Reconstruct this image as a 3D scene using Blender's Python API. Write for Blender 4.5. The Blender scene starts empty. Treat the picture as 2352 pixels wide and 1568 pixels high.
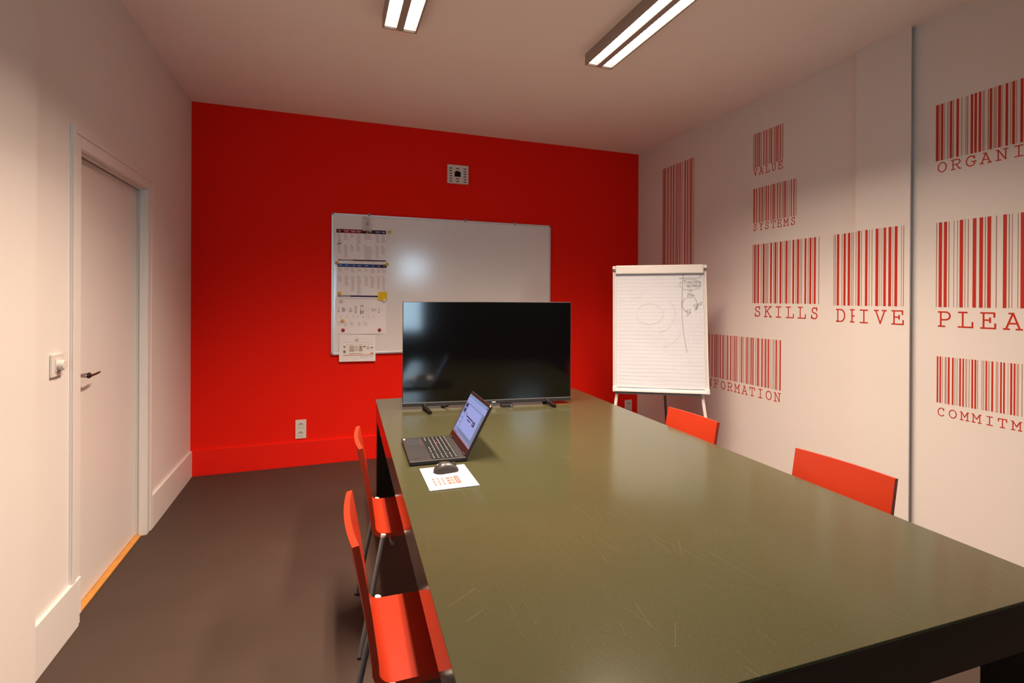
import bpy, bmesh, math, random
from mathutils import Vector, Matrix, Quaternion
random.seed(7)
sc = bpy.context.scene
COL = sc.collection
PI = math.pi

# ------------------------------------------------------------------ camera, world, lights, exposure
def rot_axes(yaw, pitch, roll):
    fw = Vector((math.sin(yaw)*math.cos(pitch), math.cos(yaw)*math.cos(pitch), math.sin(pitch)))
    r = Vector((math.cos(yaw), -math.sin(yaw), 0)); u = r.cross(fw)
    return r*math.cos(roll)+u*math.sin(roll), -r*math.sin(roll)+u*math.cos(roll), fw
cd = bpy.data.cameras.new('camera'); cam = bpy.data.objects.new('camera', cd); COL.objects.link(cam)
_r, _u, _f = rot_axes(0.34851, -0.00152, 0.005)
cam.matrix_world = Matrix(((_r.x, _u.x, -_f.x, 0), (_r.y, _u.y, -_f.y, 0), (_r.z, _u.z, -_f.z, 1.41), (0, 0, 0, 1)))
cd.sensor_fit = 'HORIZONTAL'; cd.sensor_width = 36.0; cd.lens = 1161.3176/2352*36
cd.shift_x = 0.0002; cd.shift_y = (688.17-784)/2352; cd.clip_start = 0.05
sc.camera = cam

w = bpy.data.worlds.new('sky'); sc.world = w; w.use_nodes = True
w.node_tree.nodes['Background'].inputs[0].default_value = (0.60, 0.81, 1.0, 1)
w.node_tree.nodes['Background'].inputs[1].default_value = 11.0
sc.view_settings.view_transform = 'Standard'; sc.view_settings.look = 'None'
sc.view_settings.exposure = 0.0; sc.view_settings.gamma = 1.0
sc.view_settings.use_curve_mapping = False

LAMP_X = (0.3645, 1.6085); LAMP_LEN = 1.5; LAMP_Z = 2.885; LAMP_W = 0.187
LAMP_COL = (1.0, 0.785, 0.61)
LAMP_ROWS = (2.84,)                    # far end of the row of fixtures
for lx, ly in [(a, b) for a in LAMP_X for b in LAMP_ROWS]:     # the light leaving each channel of the louvred ceiling fixtures
    for s in (-1, 1):
        ld = bpy.data.lights.new('fixture_light', 'AREA'); ld.shape = 'RECTANGLE'
        ld.size = 0.052; ld.size_y = LAMP_LEN-0.06; ld.energy = 37.5; ld.color = LAMP_COL
        ld.spread = math.radians(120 + 10*s)     # the two channels are cut off a little differently
        lo = bpy.data.objects.new('fixture_light', ld); COL.objects.link(lo)
        lo.location = (lx+s*0.0510, ly-LAMP_LEN/2, LAMP_Z+0.004)

# measured positions of the wall lettering (y ranges) and of the sheets and magnets on the whiteboard (x, z), metres
DECALS = {'SKILLS': {'z': (1.387, 1.839), 'tz': (1.287, 1.362), 'thick': [(3.041, 3.026), (3.008, 2.994), (2.958, 2.942), (2.889, 2.875), (2.85, 2.835), (2.805, 2.79), (2.755, 2.74), (2.697, 2.683), (2.659, 2.644), (2.6, 2.587), (2.562, 2.548), (2.528, 2.514)], 'thin': [(3.055, 3.05), (3.02, 3.015), (2.975, 2.971), (2.935, 2.931), (2.924, 2.919), (2.912, 2.908), (2.862, 2.858), (2.828, 2.823), (2.782, 2.778), (2.765, 2.762), (2.733, 2.729), (2.719, 2.715), (2.671, 2.667), (2.636, 2.632), (2.624, 2.62), (2.574, 2.57), (2.54, 2.536), (2.493, 2.489)], 'pale': [], 'letters': [('S', 3.032, 2.979), ('K', 2.944, 2.874), ('I', 2.837, 2.79), ('L', 2.749, 2.686), ('L', 2.652, 2.59), ('S', 2.548, 2.498)]}, 'DRIVE': {'z': (1.379, 1.839), 'tz': (1.277, 1.353), 'thick': [(2.363, 2.348), (2.318, 2.304), (2.29, 2.275)], 'thin': [(2.386, 2.383), (2.376, 2.372), (2.33, 2.327), (2.267, 2.264), (2.257, 2.254)], 'pale': [], 'letters': [('D', 2.367, 2.306), ('R', 2.272, 2.215)], 'pthick': [(2.201, 2.187), (2.155, 2.141), (2.093, 2.077), (2.047, 2.033), (2.019, 2.004), (1.985, 1.97)], 'pthin': [(2.213, 2.21), (2.179, 2.176), (2.132, 2.129), (2.116, 2.113), (2.069, 2.067), (2.058, 2.056), (1.996, 1.994), (1.949, 1.947), (1.938, 1.935)], 'pletters': [('I', 2.185, 2.137), ('V', 2.098, 2.03), ('E', 1.999, 1.936)]}, 'VALUE': {'z': (2.432, 2.695), 'tz': (2.373, 2.425), 'thick': [(3.04, 3.032), (3.014, 3.007), (2.998, 2.99), (2.958, 2.95), (2.936, 2.929), (2.902, 2.895), (2.887, 2.879), (2.846, 2.839), (2.831, 2.823), (2.811, 2.803)], 'thin': [(3.055, 3.05), (2.786, 2.782)], 'pale': [(3.026, 3.016), (2.984, 2.973), (2.923, 2.912), (2.867, 2.851), (2.795, 2.789)], 'letters': [('V', 3.052, 3.015), ('A', 2.999, 2.958), ('L', 2.94, 2.901), ('U', 2.881, 2.844), ('E', 2.825, 2.785)]}, 'SYSTEMS': {'z': (2.007, 2.272), 'tz': (1.948, 1.999), 'thick': [(3.046, 3.037), (3.026, 3.018), (2.996, 2.988), (2.971, 2.963), (2.934, 2.926), (2.915, 2.907), (2.871, 2.864), (2.86, 2.852), (2.83, 2.823), (2.81, 2.803), (2.774, 2.767), (2.762, 2.755), (2.713, 2.706), (2.692, 2.684)], 'thin': [(3.052, 3.048), (2.673, 2.669)], 'pale': [(3.009, 3.004), (2.983, 2.978), (2.956, 2.944), (2.896, 2.879), (2.845, 2.839), (2.792, 2.78), (2.747, 2.74), (2.732, 2.724)], 'letters': [('S', 3.05, 3.018), ('Y', 2.991, 2.959), ('S', 2.938, 2.906), ('T', 2.883, 2.844), ('E', 2.828, 2.792), ('M', 2.774, 2.732), ('S', 2.711, 2.678)]}, 'TALL': {'z': (1.47, 2.698), 'tz': (0, 0), 'letters': [], 'thick': [(4.174, 4.16), (4.154, 4.142), (4.112, 4.1), (4.06, 4.048), (4.026, 4.013), (3.981, 3.97), (3.957, 3.948), (3.93, 3.919), (3.861, 3.849), (3.826, 3.815), (3.784, 3.772), (3.765, 3.755)], 'thin': [(4.191, 4.185), (3.736, 3.731)], 'pale': [(4.136, 4.128), (4.093, 4.083), (4.074, 4.066), (4.005, 3.998), (3.905, 3.889), (3.847, 3.84), (3.806, 3.794)]}, 'INFORMATION': {'z': (0.752, 1.119), 'tz': (0.668, 0.73), 'thick': [(3.645, 3.633), (3.61, 3.598), (3.582, 3.571), (3.554, 3.544), (3.534, 3.524), (3.497, 3.488), (3.465, 3.456), (3.447, 3.438), (3.398, 3.389), (3.37, 3.36), (3.32, 3.31), (3.284, 3.274), (3.244, 3.235), (3.225, 3.216), (3.166, 3.156), (3.112, 3.101), (3.07, 3.06), (3.052, 3.042), (3.003, 2.992), (2.966, 2.955), (2.934, 2.923), (2.906, 2.896), (2.837, 2.826), (2.802, 2.791)], 'thin': [(3.423, 3.419), (3.413, 3.409), (3.257, 3.254), (3.181, 3.177), (3.123, 3.12), (3.093, 3.089), (3.081, 3.078), (3.026, 3.022), (3.011, 3.007), (2.984, 2.981), (2.946, 2.943), (2.887, 2.884), (2.87, 2.867), (2.858, 2.855), (2.849, 2.846), (2.818, 2.815)], 'pale': [(3.433, 3.425), (3.355, 3.347), (3.338, 3.332), (3.304, 3.298), (3.266, 3.26), (3.208, 3.199), (3.148, 3.138), (2.918, 2.911)], 'letters': [('I', 3.606, 3.571), ('N', 3.545, 3.495), ('F', 3.466, 3.417), ('O', 3.386, 3.338), ('R', 3.312, 3.259), ('M', 3.236, 3.18), ('A', 3.158, 3.102), ('T', 3.079, 3.027), ('I', 2.993, 2.956), ('O', 2.921, 2.872), ('N', 2.848, 2.792)]}, 'ORGANI': {'z': (2.168, 2.472), 'tz': (2.105, 2.155), 'thick': [(1.798, 1.785), (1.774, 1.764), (1.733, 1.723), (1.703, 1.692), (1.64, 1.63), (1.624, 1.614), (1.606, 1.596), (1.561, 1.551), (1.527, 1.516), (1.498, 1.488), (1.472, 1.462), (1.441, 1.431)], 'thin': [(1.782, 1.779), (1.743, 1.74), (1.719, 1.716), (1.662, 1.66), (1.655, 1.652), (1.568, 1.565)], 'pale': [(1.761, 1.756), (1.682, 1.677), (1.591, 1.581), (1.545, 1.532), (1.513, 1.509), (1.48, 1.476), (1.458, 1.454), (1.428, 1.423)], 'letters': [('O', 1.787, 1.748), ('R', 1.726, 1.682), ('G', 1.659, 1.616), ('A', 1.599, 1.553), ('N', 1.534, 1.488), ('I', 1.463, 1.43)]}, 'PLEA': {'z': (1.378, 1.834), 'tz': (1.276, 1.352), 'thick': [(1.781, 1.766), (1.757, 1.743), (1.685, 1.67), (1.628, 1.613), (1.6, 1.585), (1.567, 1.552), (1.504, 1.49), (1.437, 1.421)], 'thin': [(1.793, 1.79), (1.735, 1.732), (1.712, 1.71), (1.696, 1.694), (1.662, 1.66), (1.649, 1.646), (1.577, 1.574), (1.532, 1.529), (1.482, 1.479), (1.47, 1.468), (1.448, 1.446)], 'pale': [], 'letters': [('P', 1.782, 1.726), ('L', 1.69, 1.626), ('E', 1.593, 1.532), ('A', 1.5, 1.43)]}, 'COMMITM': {'z': (0.863, 1.112), 'tz': (0.794, 0.835), 'thick': [(1.787, 1.78), (1.774, 1.767), (1.735, 1.727), (1.716, 1.709), (1.683, 1.676), (1.669, 1.663), (1.63, 1.623), (1.617, 1.61), (1.571, 1.565), (1.547, 1.54), (1.512, 1.506), (1.5, 1.494), (1.473, 1.466), (1.46, 1.454)], 'thin': [(1.762, 1.76), (1.749, 1.747), (1.745, 1.742), (1.704, 1.702), (1.694, 1.692), (1.641, 1.639), (1.605, 1.603), (1.58, 1.578), (1.482, 1.481), (1.43, 1.428)], 'pale': [(1.657, 1.649), (1.588, 1.584), (1.561, 1.555), (1.53, 1.52), (1.449, 1.441)], 'letters': [('C', 1.781, 1.749), ('O', 1.728, 1.695), ('M', 1.678, 1.64), ('M', 1.627, 1.588), ('I', 1.566, 1.541), ('T', 1.519, 1.485), ('M', 1.468, 1.429)]}}
BOARD = {'posters': [[(0.06, 2.009), (0.484, 2.014), (0.483, 1.729), (0.061, 1.728)], [(0.068, 1.71), (0.488, 1.71), (0.486, 1.406), (0.068, 1.41)], [(0.057, 1.419), (0.483, 1.414), (0.484, 1.096), (0.058, 1.104)], [(0.09, 1.101), (0.392, 1.092), (0.393, 0.86), (0.091, 0.864)]], 'mags': [(0.51, 1.998), (0.068, 1.713), (0.489, 1.712), (0.091, 1.451), (0.106, 1.389), (0.463, 1.392), (0.116, 1.217), (0.122, 1.135), (0.426, 1.132), (0.237, 1.055), (0.093, 1.89), (0.324, 2.109)], 'note': [(0.413, 1.467), (0.49, 1.468), (0.488, 1.391), (0.412, 1.392)], 'holder': [(0.278, 2.121), (0.357, 2.12), (0.355, 1.996), (0.277, 2.0)], 'clips': [(0.334, 2.155), (1.203, 2.143), (1.694, 2.137)]}

# ------------------------------------------------------------------ dimensions of the room (metres)
XL, YB, XR, HC = -1.0155, 4.6047, 3.1015, 2.9527
YN = -2.0                    # wall behind the camera
HB = 0.202; BT = 0.0164      # baseboard height and thickness
XP = 3.0665; PY0, PY1 = 1.905, 2.218   # proud panel on the right wall

# ------------------------------------------------------------------ materials
MATS = {}
def mat(name, col, rough=0.5, spec=0.5, metal=0.0, coat=0.0, coat_rough=0.1, bump=0.0, bscale=200, vary=0.0, vscale=3, emit=None, estr=0, trans=0, alpha=1, ior=1.5):
    if name in MATS: return MATS[name]
    m = bpy.data.materials.new(name); m.use_nodes = True; nt = m.node_tree; b = nt.nodes['Principled BSDF']
    b.inputs['Base Color'].default_value = (*col, 1); b.inputs['Roughness'].default_value = rough
    b.inputs['Specular IOR Level'].default_value = spec; b.inputs['Metallic'].default_value = metal
    b.inputs['Coat Weight'].default_value = coat; b.inputs['Coat Roughness'].default_value = coat_rough
    b.inputs['Transmission Weight'].default_value = trans; b.inputs['Alpha'].default_value = alpha; b.inputs['IOR'].default_value = ior
    if emit: b.inputs['Emission Color'].default_value = (*emit, 1); b.inputs['Emission Strength'].default_value = estr
    tc = nt.nodes.new('ShaderNodeTexCoord')
    if vary:
        n = nt.nodes.new('ShaderNodeTexNoise'); n.inputs['Scale'].default_value = vscale; n.inputs['Detail'].default_value = 4
        mx = nt.nodes.new('ShaderNodeMix'); mx.data_type = 'RGBA'
        mx.inputs[6].default_value = (*[c*(1-vary) for c in col], 1); mx.inputs[7].default_value = (*[min(1, c*(1+vary)) for c in col], 1)
        nt.links.new(tc.outputs['Object'], n.inputs['Vector']); nt.links.new(n.outputs['Fac'], mx.inputs[0]); nt.links.new(mx.outputs[2], b.inputs['Base Color'])
    if bump:
        n = nt.nodes.new('ShaderNodeTexNoise'); n.inputs['Scale'].default_value = bscale; n.inputs['Detail'].default_value = 3
        bp = nt.nodes.new('ShaderNodeBump'); bp.inputs['Strength'].default_value = bump; bp.inputs['Distance'].default_value = 0.002
        nt.links.new(tc.outputs['Object'], n.inputs['Vector']); nt.links.new(n.outputs['Fac'], bp.inputs['Height']); nt.links.new(bp.outputs['Normal'], b.inputs['Normal'])
    MATS[name] = m; return m

M_white = mat('white wall paint', (0.765, 0.715, 0.675), 0.75, 0.3, bump=0.04, bscale=120)
M_ceil = mat('ceiling paint', (0.95, 0.87, 0.80), 0.9, 0.2, bump=0.03, bscale=120)
M_trim = mat('white satin trim paint', (0.75, 0.715, 0.68), 0.4, 0.4)
M_redw = mat('red wall paint', (0.86, 0.013, 0.004), 0.7, 0.12, bump=0.03, bscale=150)
M_redt = mat('red satin baseboard paint', (0.86, 0.013, 0.004), 0.5, 0.2)
M_vinyl = mat('red vinyl', (0.52, 0.024, 0.010), 0.5, 0.4)
M_vthin = mat('brown red vinyl', (0.33, 0.13, 0.09), 0.5, 0.4)
M_vpale = mat('pale pink vinyl', (0.60, 0.36, 0.30), 0.5, 0.4)
M_chair = mat('orange red lacquered plywood', (0.42, 0.032, 0.0095), 0.33, 0.5)
M_tube = mat('grey lacquered steel', (0.27, 0.26, 0.26), 0.35, 0.5, metal=0.6)
M_cap = mat('white plastic', (0.70, 0.66, 0.61), 0.4, 0.5)
M_side = mat('black brown gloss lacquer', (0.016, 0.012, 0.009), 0.12, 0.6, bump=0.02, bscale=60)
M_black = mat('black plastic', (0.012, 0.012, 0.013), 0.4, 0.5)
M_dgrey = mat('dark grey plastic', (0.022, 0.021, 0.023), 0.5, 0.3)
M_screen = mat('black glass screen', (0.0015, 0.0015, 0.002), 0.09, 0.85)
M_silver = mat('silver metal', (0.62, 0.6, 0.58), 0.28, 0.5, metal=1)
M_chrome = mat('chrome', (0.75, 0.72, 0.68), 0.12, 0.5, metal=1)
M_bronze = mat('dark bronze metal', (0.09, 0.045, 0.035), 0.3, 0.5, metal=0.7)
M_alu = mat('satin aluminium', (0.7, 0.7, 0.73), 0.35, 0.5, metal=0.6)
M_gcorner = mat('grey plastic corner', (0.28, 0.26, 0.25), 0.5)
M_board = mat('white enamel board', (0.90, 0.87, 0.85), 0.16, 0.9, ior=1.7)
M_paper = mat('white paper', (0.90, 0.87, 0.88), 0.8, 0.2)
M_pad = mat('white flipchart paper', (0.645, 0.66, 0.715), 0.8, 0.2)
M_easel = mat('light grey lacquered metal', (0.74, 0.71, 0.68), 0.35, 0.5)
M_easeld = mat('dark grey lacquered metal', (0.16, 0.14, 0.13), 0.4, 0.5)
M_ink = mat('grey marker ink', (0.16, 0.15, 0.17), 0.8, 0.1)
M_inkf = mat('faint pencil grey', (0.46, 0.46, 0.50), 0.8, 0.1)
M_grid = mat('pale squared paper line', (0.61, 0.625, 0.68), 0.8, 0.1)
M_lampw = mat('grey lacquered sheet steel', (0.36, 0.29, 0.25), 0.45, 0.4)
M_lampt = mat('glowing fluorescent tube', (1, 1, 1), 0.5, emit=(1.0, 0.93, 0.82), estr=12.0)
M_blade = mat('bright anodised louvre', (0.8, 0.77, 0.72), 0.3, 0.5, metal=0.3)
M_orange_wood = mat('varnished orange wood', (0.62, 0.27, 0.05), 0.4, 0.5, vary=0.35, vscale=14)
M_dark = mat('dark recess', (0.01, 0.008, 0.007), 0.9, 0.1)
M_clear = mat('clear plastic', (0.86, 0.84, 0.82), 0.15, 0.5, alpha=0.35)
M_yellow = mat('yellow plastic magnet', (0.75, 0.46, 0.03), 0.35)
M_orange = mat('orange plastic magnet', (0.75, 0.33, 0.10), 0.35)
M_redm = mat('dark red plastic magnet', (0.36, 0.012, 0.012), 0.35)
M_note = mat('yellow sticky paper', (0.82, 0.56, 0.02), 0.7, 0.2)
M_lapt = mat('matte black laptop shell', (0.022, 0.02, 0.02), 0.45, 0.4)
M_lapb = mat('black brown screen bezel', (0.018, 0.010, 0.009), 0.3, 0.4)
M_key = mat('black key', (0.006, 0.006, 0.006), 0.45)
M_legend = mat('white key legend', (0.75, 0.72, 0.68), 0.6)
M_redpt = mat('red pointer', (0.65, 0.03, 0.02), 0.5)
M_mouse = mat('graphite mouse plastic', (0.035, 0.033, 0.032), 0.33, 0.5)
M_mgrip = mat('textured black grip', (0.018, 0.017, 0.017), 0.6, 0.4, bump=0.4, bscale=900)
INK = {k: mat('ink '+k, c, 0.7, 0.2) for k, c in dict(crimson=(0.30, 0.012, 0.05), maroon=(0.10, 0.012, 0.015), navy=(0.02, 0.02, 0.075), blue=(0.03, 0.055, 0.24),
    purple=(0.055, 0.02, 0.07), grey=(0.42, 0.39, 0.40), black=(0.03, 0.025, 0.03), orange=(0.62, 0.23, 0.10), tan=(0.62, 0.50, 0.40), olive=(0.22, 0.20, 0.14),
    white=(0.7, 0.65, 0.68), red=(0.66, 0.10, 0.08), paper=(0.64, 0.63, 0.65), lgrey=(0.62, 0.58, 0.58), midblue=(0.035, 0.10, 0.30), brown=(0.10, 0.045, 0.03)).items()}
def emis(name, col, s): return mat(name, (0.01, 0.01, 0.01), 0.4, 0.3, emit=col, estr=s)
SCR = dict(bg=emis('screen light blue', (0.30, 0.40, 0.80), 0.62), page=emis('screen page lilac', (0.36, 0.42, 0.86), 0.80), dark=emis('screen dark text', (0.02, 0.03, 0.10), 0.5),
           bar=emis('screen toolbar blue', (0.26, 0.40, 0.70), 0.7), edge=emis('screen grey blue', (0.22, 0.33, 0.52), 0.6), pink=emis('screen task icon', (0.55, 0.35, 0.55), 0.6))

# tabletop: olive lacquer with fine scratches and painted glints
def table_mat():
    m = bpy.data.materials.new('olive scratched tabletop'); m.use_nodes = True; nt = m.node_tree; b = nt.nodes['Principled BSDF']; L = nt.links.new
    tc = nt.nodes.new('ShaderNodeTexCoord')
    n = nt.nodes.new('ShaderNodeTexNoise'); n.inputs['Scale'].default_value = 2.2; n.inputs['Detail'].default_value = 6; L(tc.outputs['Object'], n.inputs['Vector'])
    mx = nt.nodes.new('ShaderNodeMix'); mx.data_type = 'RGBA'; mx.inputs[6].default_value = (*[c*0.9 for c in (0.050, 0.048, 0.023)], 1); mx.inputs[7].default_value = (*[c*1.1 for c in (0.050, 0.048, 0.023)], 1)
    L(n.outputs['Fac'], mx.inputs[0])
    b.inputs['Roughness'].default_value = 0.155; b.inputs['Specular IOR Level'].default_value = 0.5
    def noise(scale, det=2): q = nt.nodes.new('ShaderNodeTexNoise'); q.inputs['Scale'].default_value = scale; q.inputs['Detail'].default_value = det; L(tc.outputs['Object'], q.inputs['Vector']); return q.outputs['Fac']
    def math_(op, a, b): q = nt.nodes.new('ShaderNodeMath'); q.operation = op; q.use_clamp = False; (L(a, q.inputs[0]) if not isinstance(a, float) else setattr(q.inputs[0], 'default_value', a)); (L(b, q.inputs[1]) if not isinstance(b, float) else setattr(q.inputs[1], 'default_value', b)); return q.outputs[0]
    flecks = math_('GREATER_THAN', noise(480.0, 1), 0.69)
    scr = []
    for sc_, rot, thr in (((9, 1.0, 1), 0.5, 0.0013), ((7, 0.8, 1), -0.9, 0.0010)):
        mp = nt.nodes.new('ShaderNodeMapping'); mp.inputs['Scale'].default_value = sc_; mp.inputs['Rotation'].default_value = (0, 0, rot); L(tc.outputs['Object'], mp.inputs['Vector'])
        s2 = nt.nodes.new('ShaderNodeTexVoronoi'); s2.feature = 'DISTANCE_TO_EDGE'; s2.inputs['Scale'].default_value = 1.3; L(mp.outputs[0], s2.inputs['Vector'])
        scr.append(math_('MULTIPLY', math_('LESS_THAN', s2.outputs['Distance'], thr), math_('GREATER_THAN', noise(5.0), 0.56)))
    # scratch glints painted into the base colour, gathered where the lamp glare falls
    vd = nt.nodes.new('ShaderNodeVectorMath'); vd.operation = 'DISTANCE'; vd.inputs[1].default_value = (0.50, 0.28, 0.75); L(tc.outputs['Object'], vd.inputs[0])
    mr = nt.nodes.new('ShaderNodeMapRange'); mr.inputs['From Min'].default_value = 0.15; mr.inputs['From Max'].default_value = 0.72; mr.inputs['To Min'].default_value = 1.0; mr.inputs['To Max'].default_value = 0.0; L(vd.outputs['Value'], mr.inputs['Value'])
    wear_glint = math_('MULTIPLY', flecks, math_('GREATER_THAN', mr.outputs[0], noise(9.0)))
    wear_glint = math_('MAXIMUM', wear_glint, math_('MULTIPLY', math_('MAXIMUM', scr[0], scr[1]), 0.45))
    m3 = nt.nodes.new('ShaderNodeMix'); m3.data_type = 'RGBA'; L(math_('MULTIPLY', wear_glint, 0.30), m3.inputs[0]); L(mx.outputs[2], m3.inputs[6]); m3.inputs[7].default_value = (0.27, 0.235, 0.15, 1)
    L(m3.outputs[2], b.inputs['Base Color'])
    bp = nt.nodes.new('ShaderNodeBump'); bp.inputs['Strength'].default_value = 0.05; bp.inputs['Distance'].default_value = 0.0005; L(noise(300.0), bp.inputs['Height']); L(bp.outputs['Normal'], b.inputs['Normal'])
    return m
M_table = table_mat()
def floor_mat():
    m = bpy.data.materials.new('brown woven floor covering'); m.use_nodes = True; nt = m.node_tree; b = nt.nodes['Principled BSDF']; L = nt.links.new
    tc = nt.nodes.new('ShaderNodeTexCoord')
    n = nt.nodes.new('ShaderNodeTexNoise'); n.inputs['Scale'].default_value = 3; n.inputs['Detail'].default_value = 8; L(tc.outputs['Object'], n.inputs['Vector'])
    ck = nt.nodes.new('ShaderNodeTexChecker'); ck.inputs['Scale'].default_value = 190
    mp = nt.nodes.new('ShaderNodeMapping'); mp.inputs['Rotation'].default_value = (0, 0, 0.785); L(tc.outputs['Object'], mp.inputs['Vector']); L(mp.outputs[0], ck.inputs['Vector'])
    mx = nt.nodes.new('ShaderNodeMix'); mx.data_type = 'RGBA'; mx.inputs[6].default_value = (*[c*0.86 for c in (0.066, 0.041, 0.030)], 1); mx.inputs[7].default_value = (*[c*1.14 for c in (0.066, 0.041, 0.030)], 1)
    L(n.outputs['Fac'], mx.inputs[0])
    m2 = nt.nodes.new('ShaderNodeMix'); m2.data_type = 'RGBA'; m2.blend_type = 'MULTIPLY'; m2.inputs[0].default_value = 0.5; L(mx.outputs[2], m2.inputs[6])
    ck.inputs['Color1'].default_value = (1, 1, 1, 1); ck.inputs['Color2'].default_value = (0.45, 0.45, 0.45, 1); L(ck.outputs['Color'], m2.inputs[7]); L(m2.outputs[2], b.inputs['Base Color'])
    bp = nt.nodes.new('ShaderNodeBump'); bp.inputs['Strength'].default_value = 0.15; bp.inputs['Distance'].default_value = 0.001; L(ck.outputs['Fac'], bp.inputs['Height']); L(bp.outputs['Normal'], b.inputs['Normal'])
    b.inputs['Roughness'].default_value = 0.62; b.inputs['Specular IOR Level'].default_value = 0.35
    return m
M_floor = floor_mat()

# ------------------------------------------------------------------ mesh helpers
class MB:
    def __init__(s): s.bm = bmesh.new()
    def box(s, lo, hi, bev=0.0, mi=0, M=None, seg=2):
        lo = Vector(lo); hi = Vector(hi)
        r = bmesh.ops.create_cube(s.bm, size=1.0); vs = r['verts']
        for v in vs: v.co = Vector(((lo.x+hi.x)/2+v.co.x*(hi.x-lo.x), (lo.y+hi.y)/2+v.co.y*(hi.y-lo.y), (lo.z+hi.z)/2+v.co.z*(hi.z-lo.z)))
        fs = {f for v in vs for f in v.link_faces}
        if bev:
            es = list({e for v in vs for e in v.link_edges})
            rr = bmesh.ops.bevel(s.bm, geom=es, offset=bev, segments=seg, profile=0.5, affect='EDGES'); fs = {f for f in fs if f.is_valid} | set(rr['faces'])
        for f in fs: f.material_index = mi
        if M is not None:
            for v in {v for f in fs for v in f.verts}: v.co = M @ v.co
        return s
    def quad(s, pts, mi=0):
        f = s.bm.faces.new([s.bm.verts.new(Vector(p)) for p in pts]); f.material_index = mi; return s
    def prism(s, pts2, fn, d0, d1, mi=0):          # polygon pts2 extruded between depths; fn(a, b, d) -> point
        A = [s.bm.verts.new(Vector(fn(a, b, d0))) for a, b in pts2]; B = [s.bm.verts.new(Vector(fn(a, b, d1))) for a, b in pts2]
        n = len(A); fs = [s.bm.faces.new(A), s.bm.faces.new(B[::-1])]
        for i in range(n): fs.append(s.bm.faces.new([A[i], B[i], B[(i+1) % n], A[(i+1) % n]]))
        for f in fs: f.material_index = mi
        return s
    def tube(s, pts, rad, n=10, mi=0, cap=True, smooth=True):
        pts = [Vector(p) for p in pts]; rads = rad if isinstance(rad, (list, tuple)) else [rad]*len(pts)
        rings = []; t0 = None; up = None
        for i, p in enumerate(pts):
            t = ((pts[min(i+1, len(pts)-1)]-pts[max(i-1, 0)])).normalized()
            if up is None: up = t.orthogonal().normalized()
            else: up = (up-t*up.dot(t)).normalized()
            sd = t.cross(up)
            rings.append([s.bm.verts.new(p+(up*math.cos(2*PI*k/n)+sd*math.sin(2*PI*k/n))*rads[i]) for k in range(n)])
        for a, b in zip(rings, rings[1:]):
            for k in range(n):
                f = s.bm.faces.new([a[k], a[(k+1) % n], b[(k+1) % n], b[k]]); f.smooth = smooth; f.material_index = mi
        if cap:
            for rg in (rings[0][::-1], rings[-1]): f = s.bm.faces.new(rg); f.material_index = mi
        return s
    def lathe(s, prof, O, axis, n=20, mi=0):       # prof: (radius, height along axis)
        O = Vector(O); a = Vector(axis).normalized(); x = a.orthogonal().normalized(); y = a.cross(x); rings = []
        for r, h in prof:
            if r < 1e-6: rings.append([s.bm.verts.new(O+a*h)])
            else: rings.append([s.bm.verts.new(O+a*h+(x*math.cos(2*PI*k/n)+y*math.sin(2*PI*k/n))*r) for k in range(n)])
        for p, q in zip(rings, rings[1:]):
            for k in range(n):
                if len(p) == 1 and len(q) == 1: continue
                if len(p) == 1: vs = [p[0], q[(k+1) % n], q[k]]
                elif len(q) == 1: vs = [p[k], p[(k+1) % n], q[0]]
                else: vs = [p[k], p[(k+1) % n], q[(k+1) % n], q[k]]
                f = s.bm.faces.new(vs); f.material_index = mi; f.smooth = True
        return s
    def ribbon(s, pts, width, fn, d0, d1, mi=0):    # flat stroke along 2D points, mapped by fn(a, b, d)
        for (ax, ay), (bx, by) in zip(pts, pts[1:]):
            L = math.hypot(bx-ax, by-ay)
            if L < 1e-6: continue
            tx, ty = (bx-ax)/L, (by-ay)/L; e = width*0.38; h = width/2
            q = [(ax-tx*e-ty*h, ay-ty*e+tx*h), (ax-tx*e+ty*h, ay-ty*e-tx*h), (bx+tx*e+ty*h, by+ty*e-tx*h), (bx+tx*e-ty*h, by+ty*e+tx*h)]
            s.k = (getattr(s, 'k', -1)+1) % 9; s.prism(q, fn, d0, d1+s.k*0.00003, mi)     # segments overlap: keep their faces apart
        return s
    def build(s, name, mats, parent=None, recalc=True):
        if recalc: bmesh.ops.recalc_face_normals(s.bm, faces=s.bm.faces)
        for ed in s.bm.edges:
            if len(ed.link_faces) == 2 and ed.calc_face_angle(0.0) > 0.7: ed.smooth = False
        me = bpy.data.meshes.new(name); s.bm.to_mesh(me); s.bm.free()
        for m in (mats if isinstance(mats, (list, tuple)) else [mats]): me.materials.append(m)
        o = bpy.data.objects.new(name, me); COL.objects.link(o)
        if parent is not None: o.parent = parent
        return o

def tag(o, label=None, cat=None, group=None, kind=None):
    if label: o['label'] = label
    if cat: o['category'] = cat
    if group: o['group'] = group
    if kind: o['kind'] = kind
    return o
def thing(name, label, cat, loc=(0, 0, 0), rz=0.0, group=None, kind=None):
    o = bpy.data.objects.new(name, None); COL.objects.link(o); o.empty_display_size = 0.05
    o.location = loc; o.rotation_euler = (0, 0, rz)
    return tag(o, label, cat, group, kind)
def struct(o, label, cat): return tag(o, label, cat, kind='structure')
def copy_tree(o, parent=None):
    c = o.copy(); COL.objects.link(c)
    if parent is not None: c.parent = parent
    for ch in list(o.children): copy_tree(ch, c)
    return c
def arc(cx, cy, rx, ry, a0, a1, n=14):
    return [(cx+rx*math.cos(math.radians(a0+(a1-a0)*i/n)), cy+ry*math.sin(math.radians(a0+(a1-a0)*i/n))) for i in range(n+1)]

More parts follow.
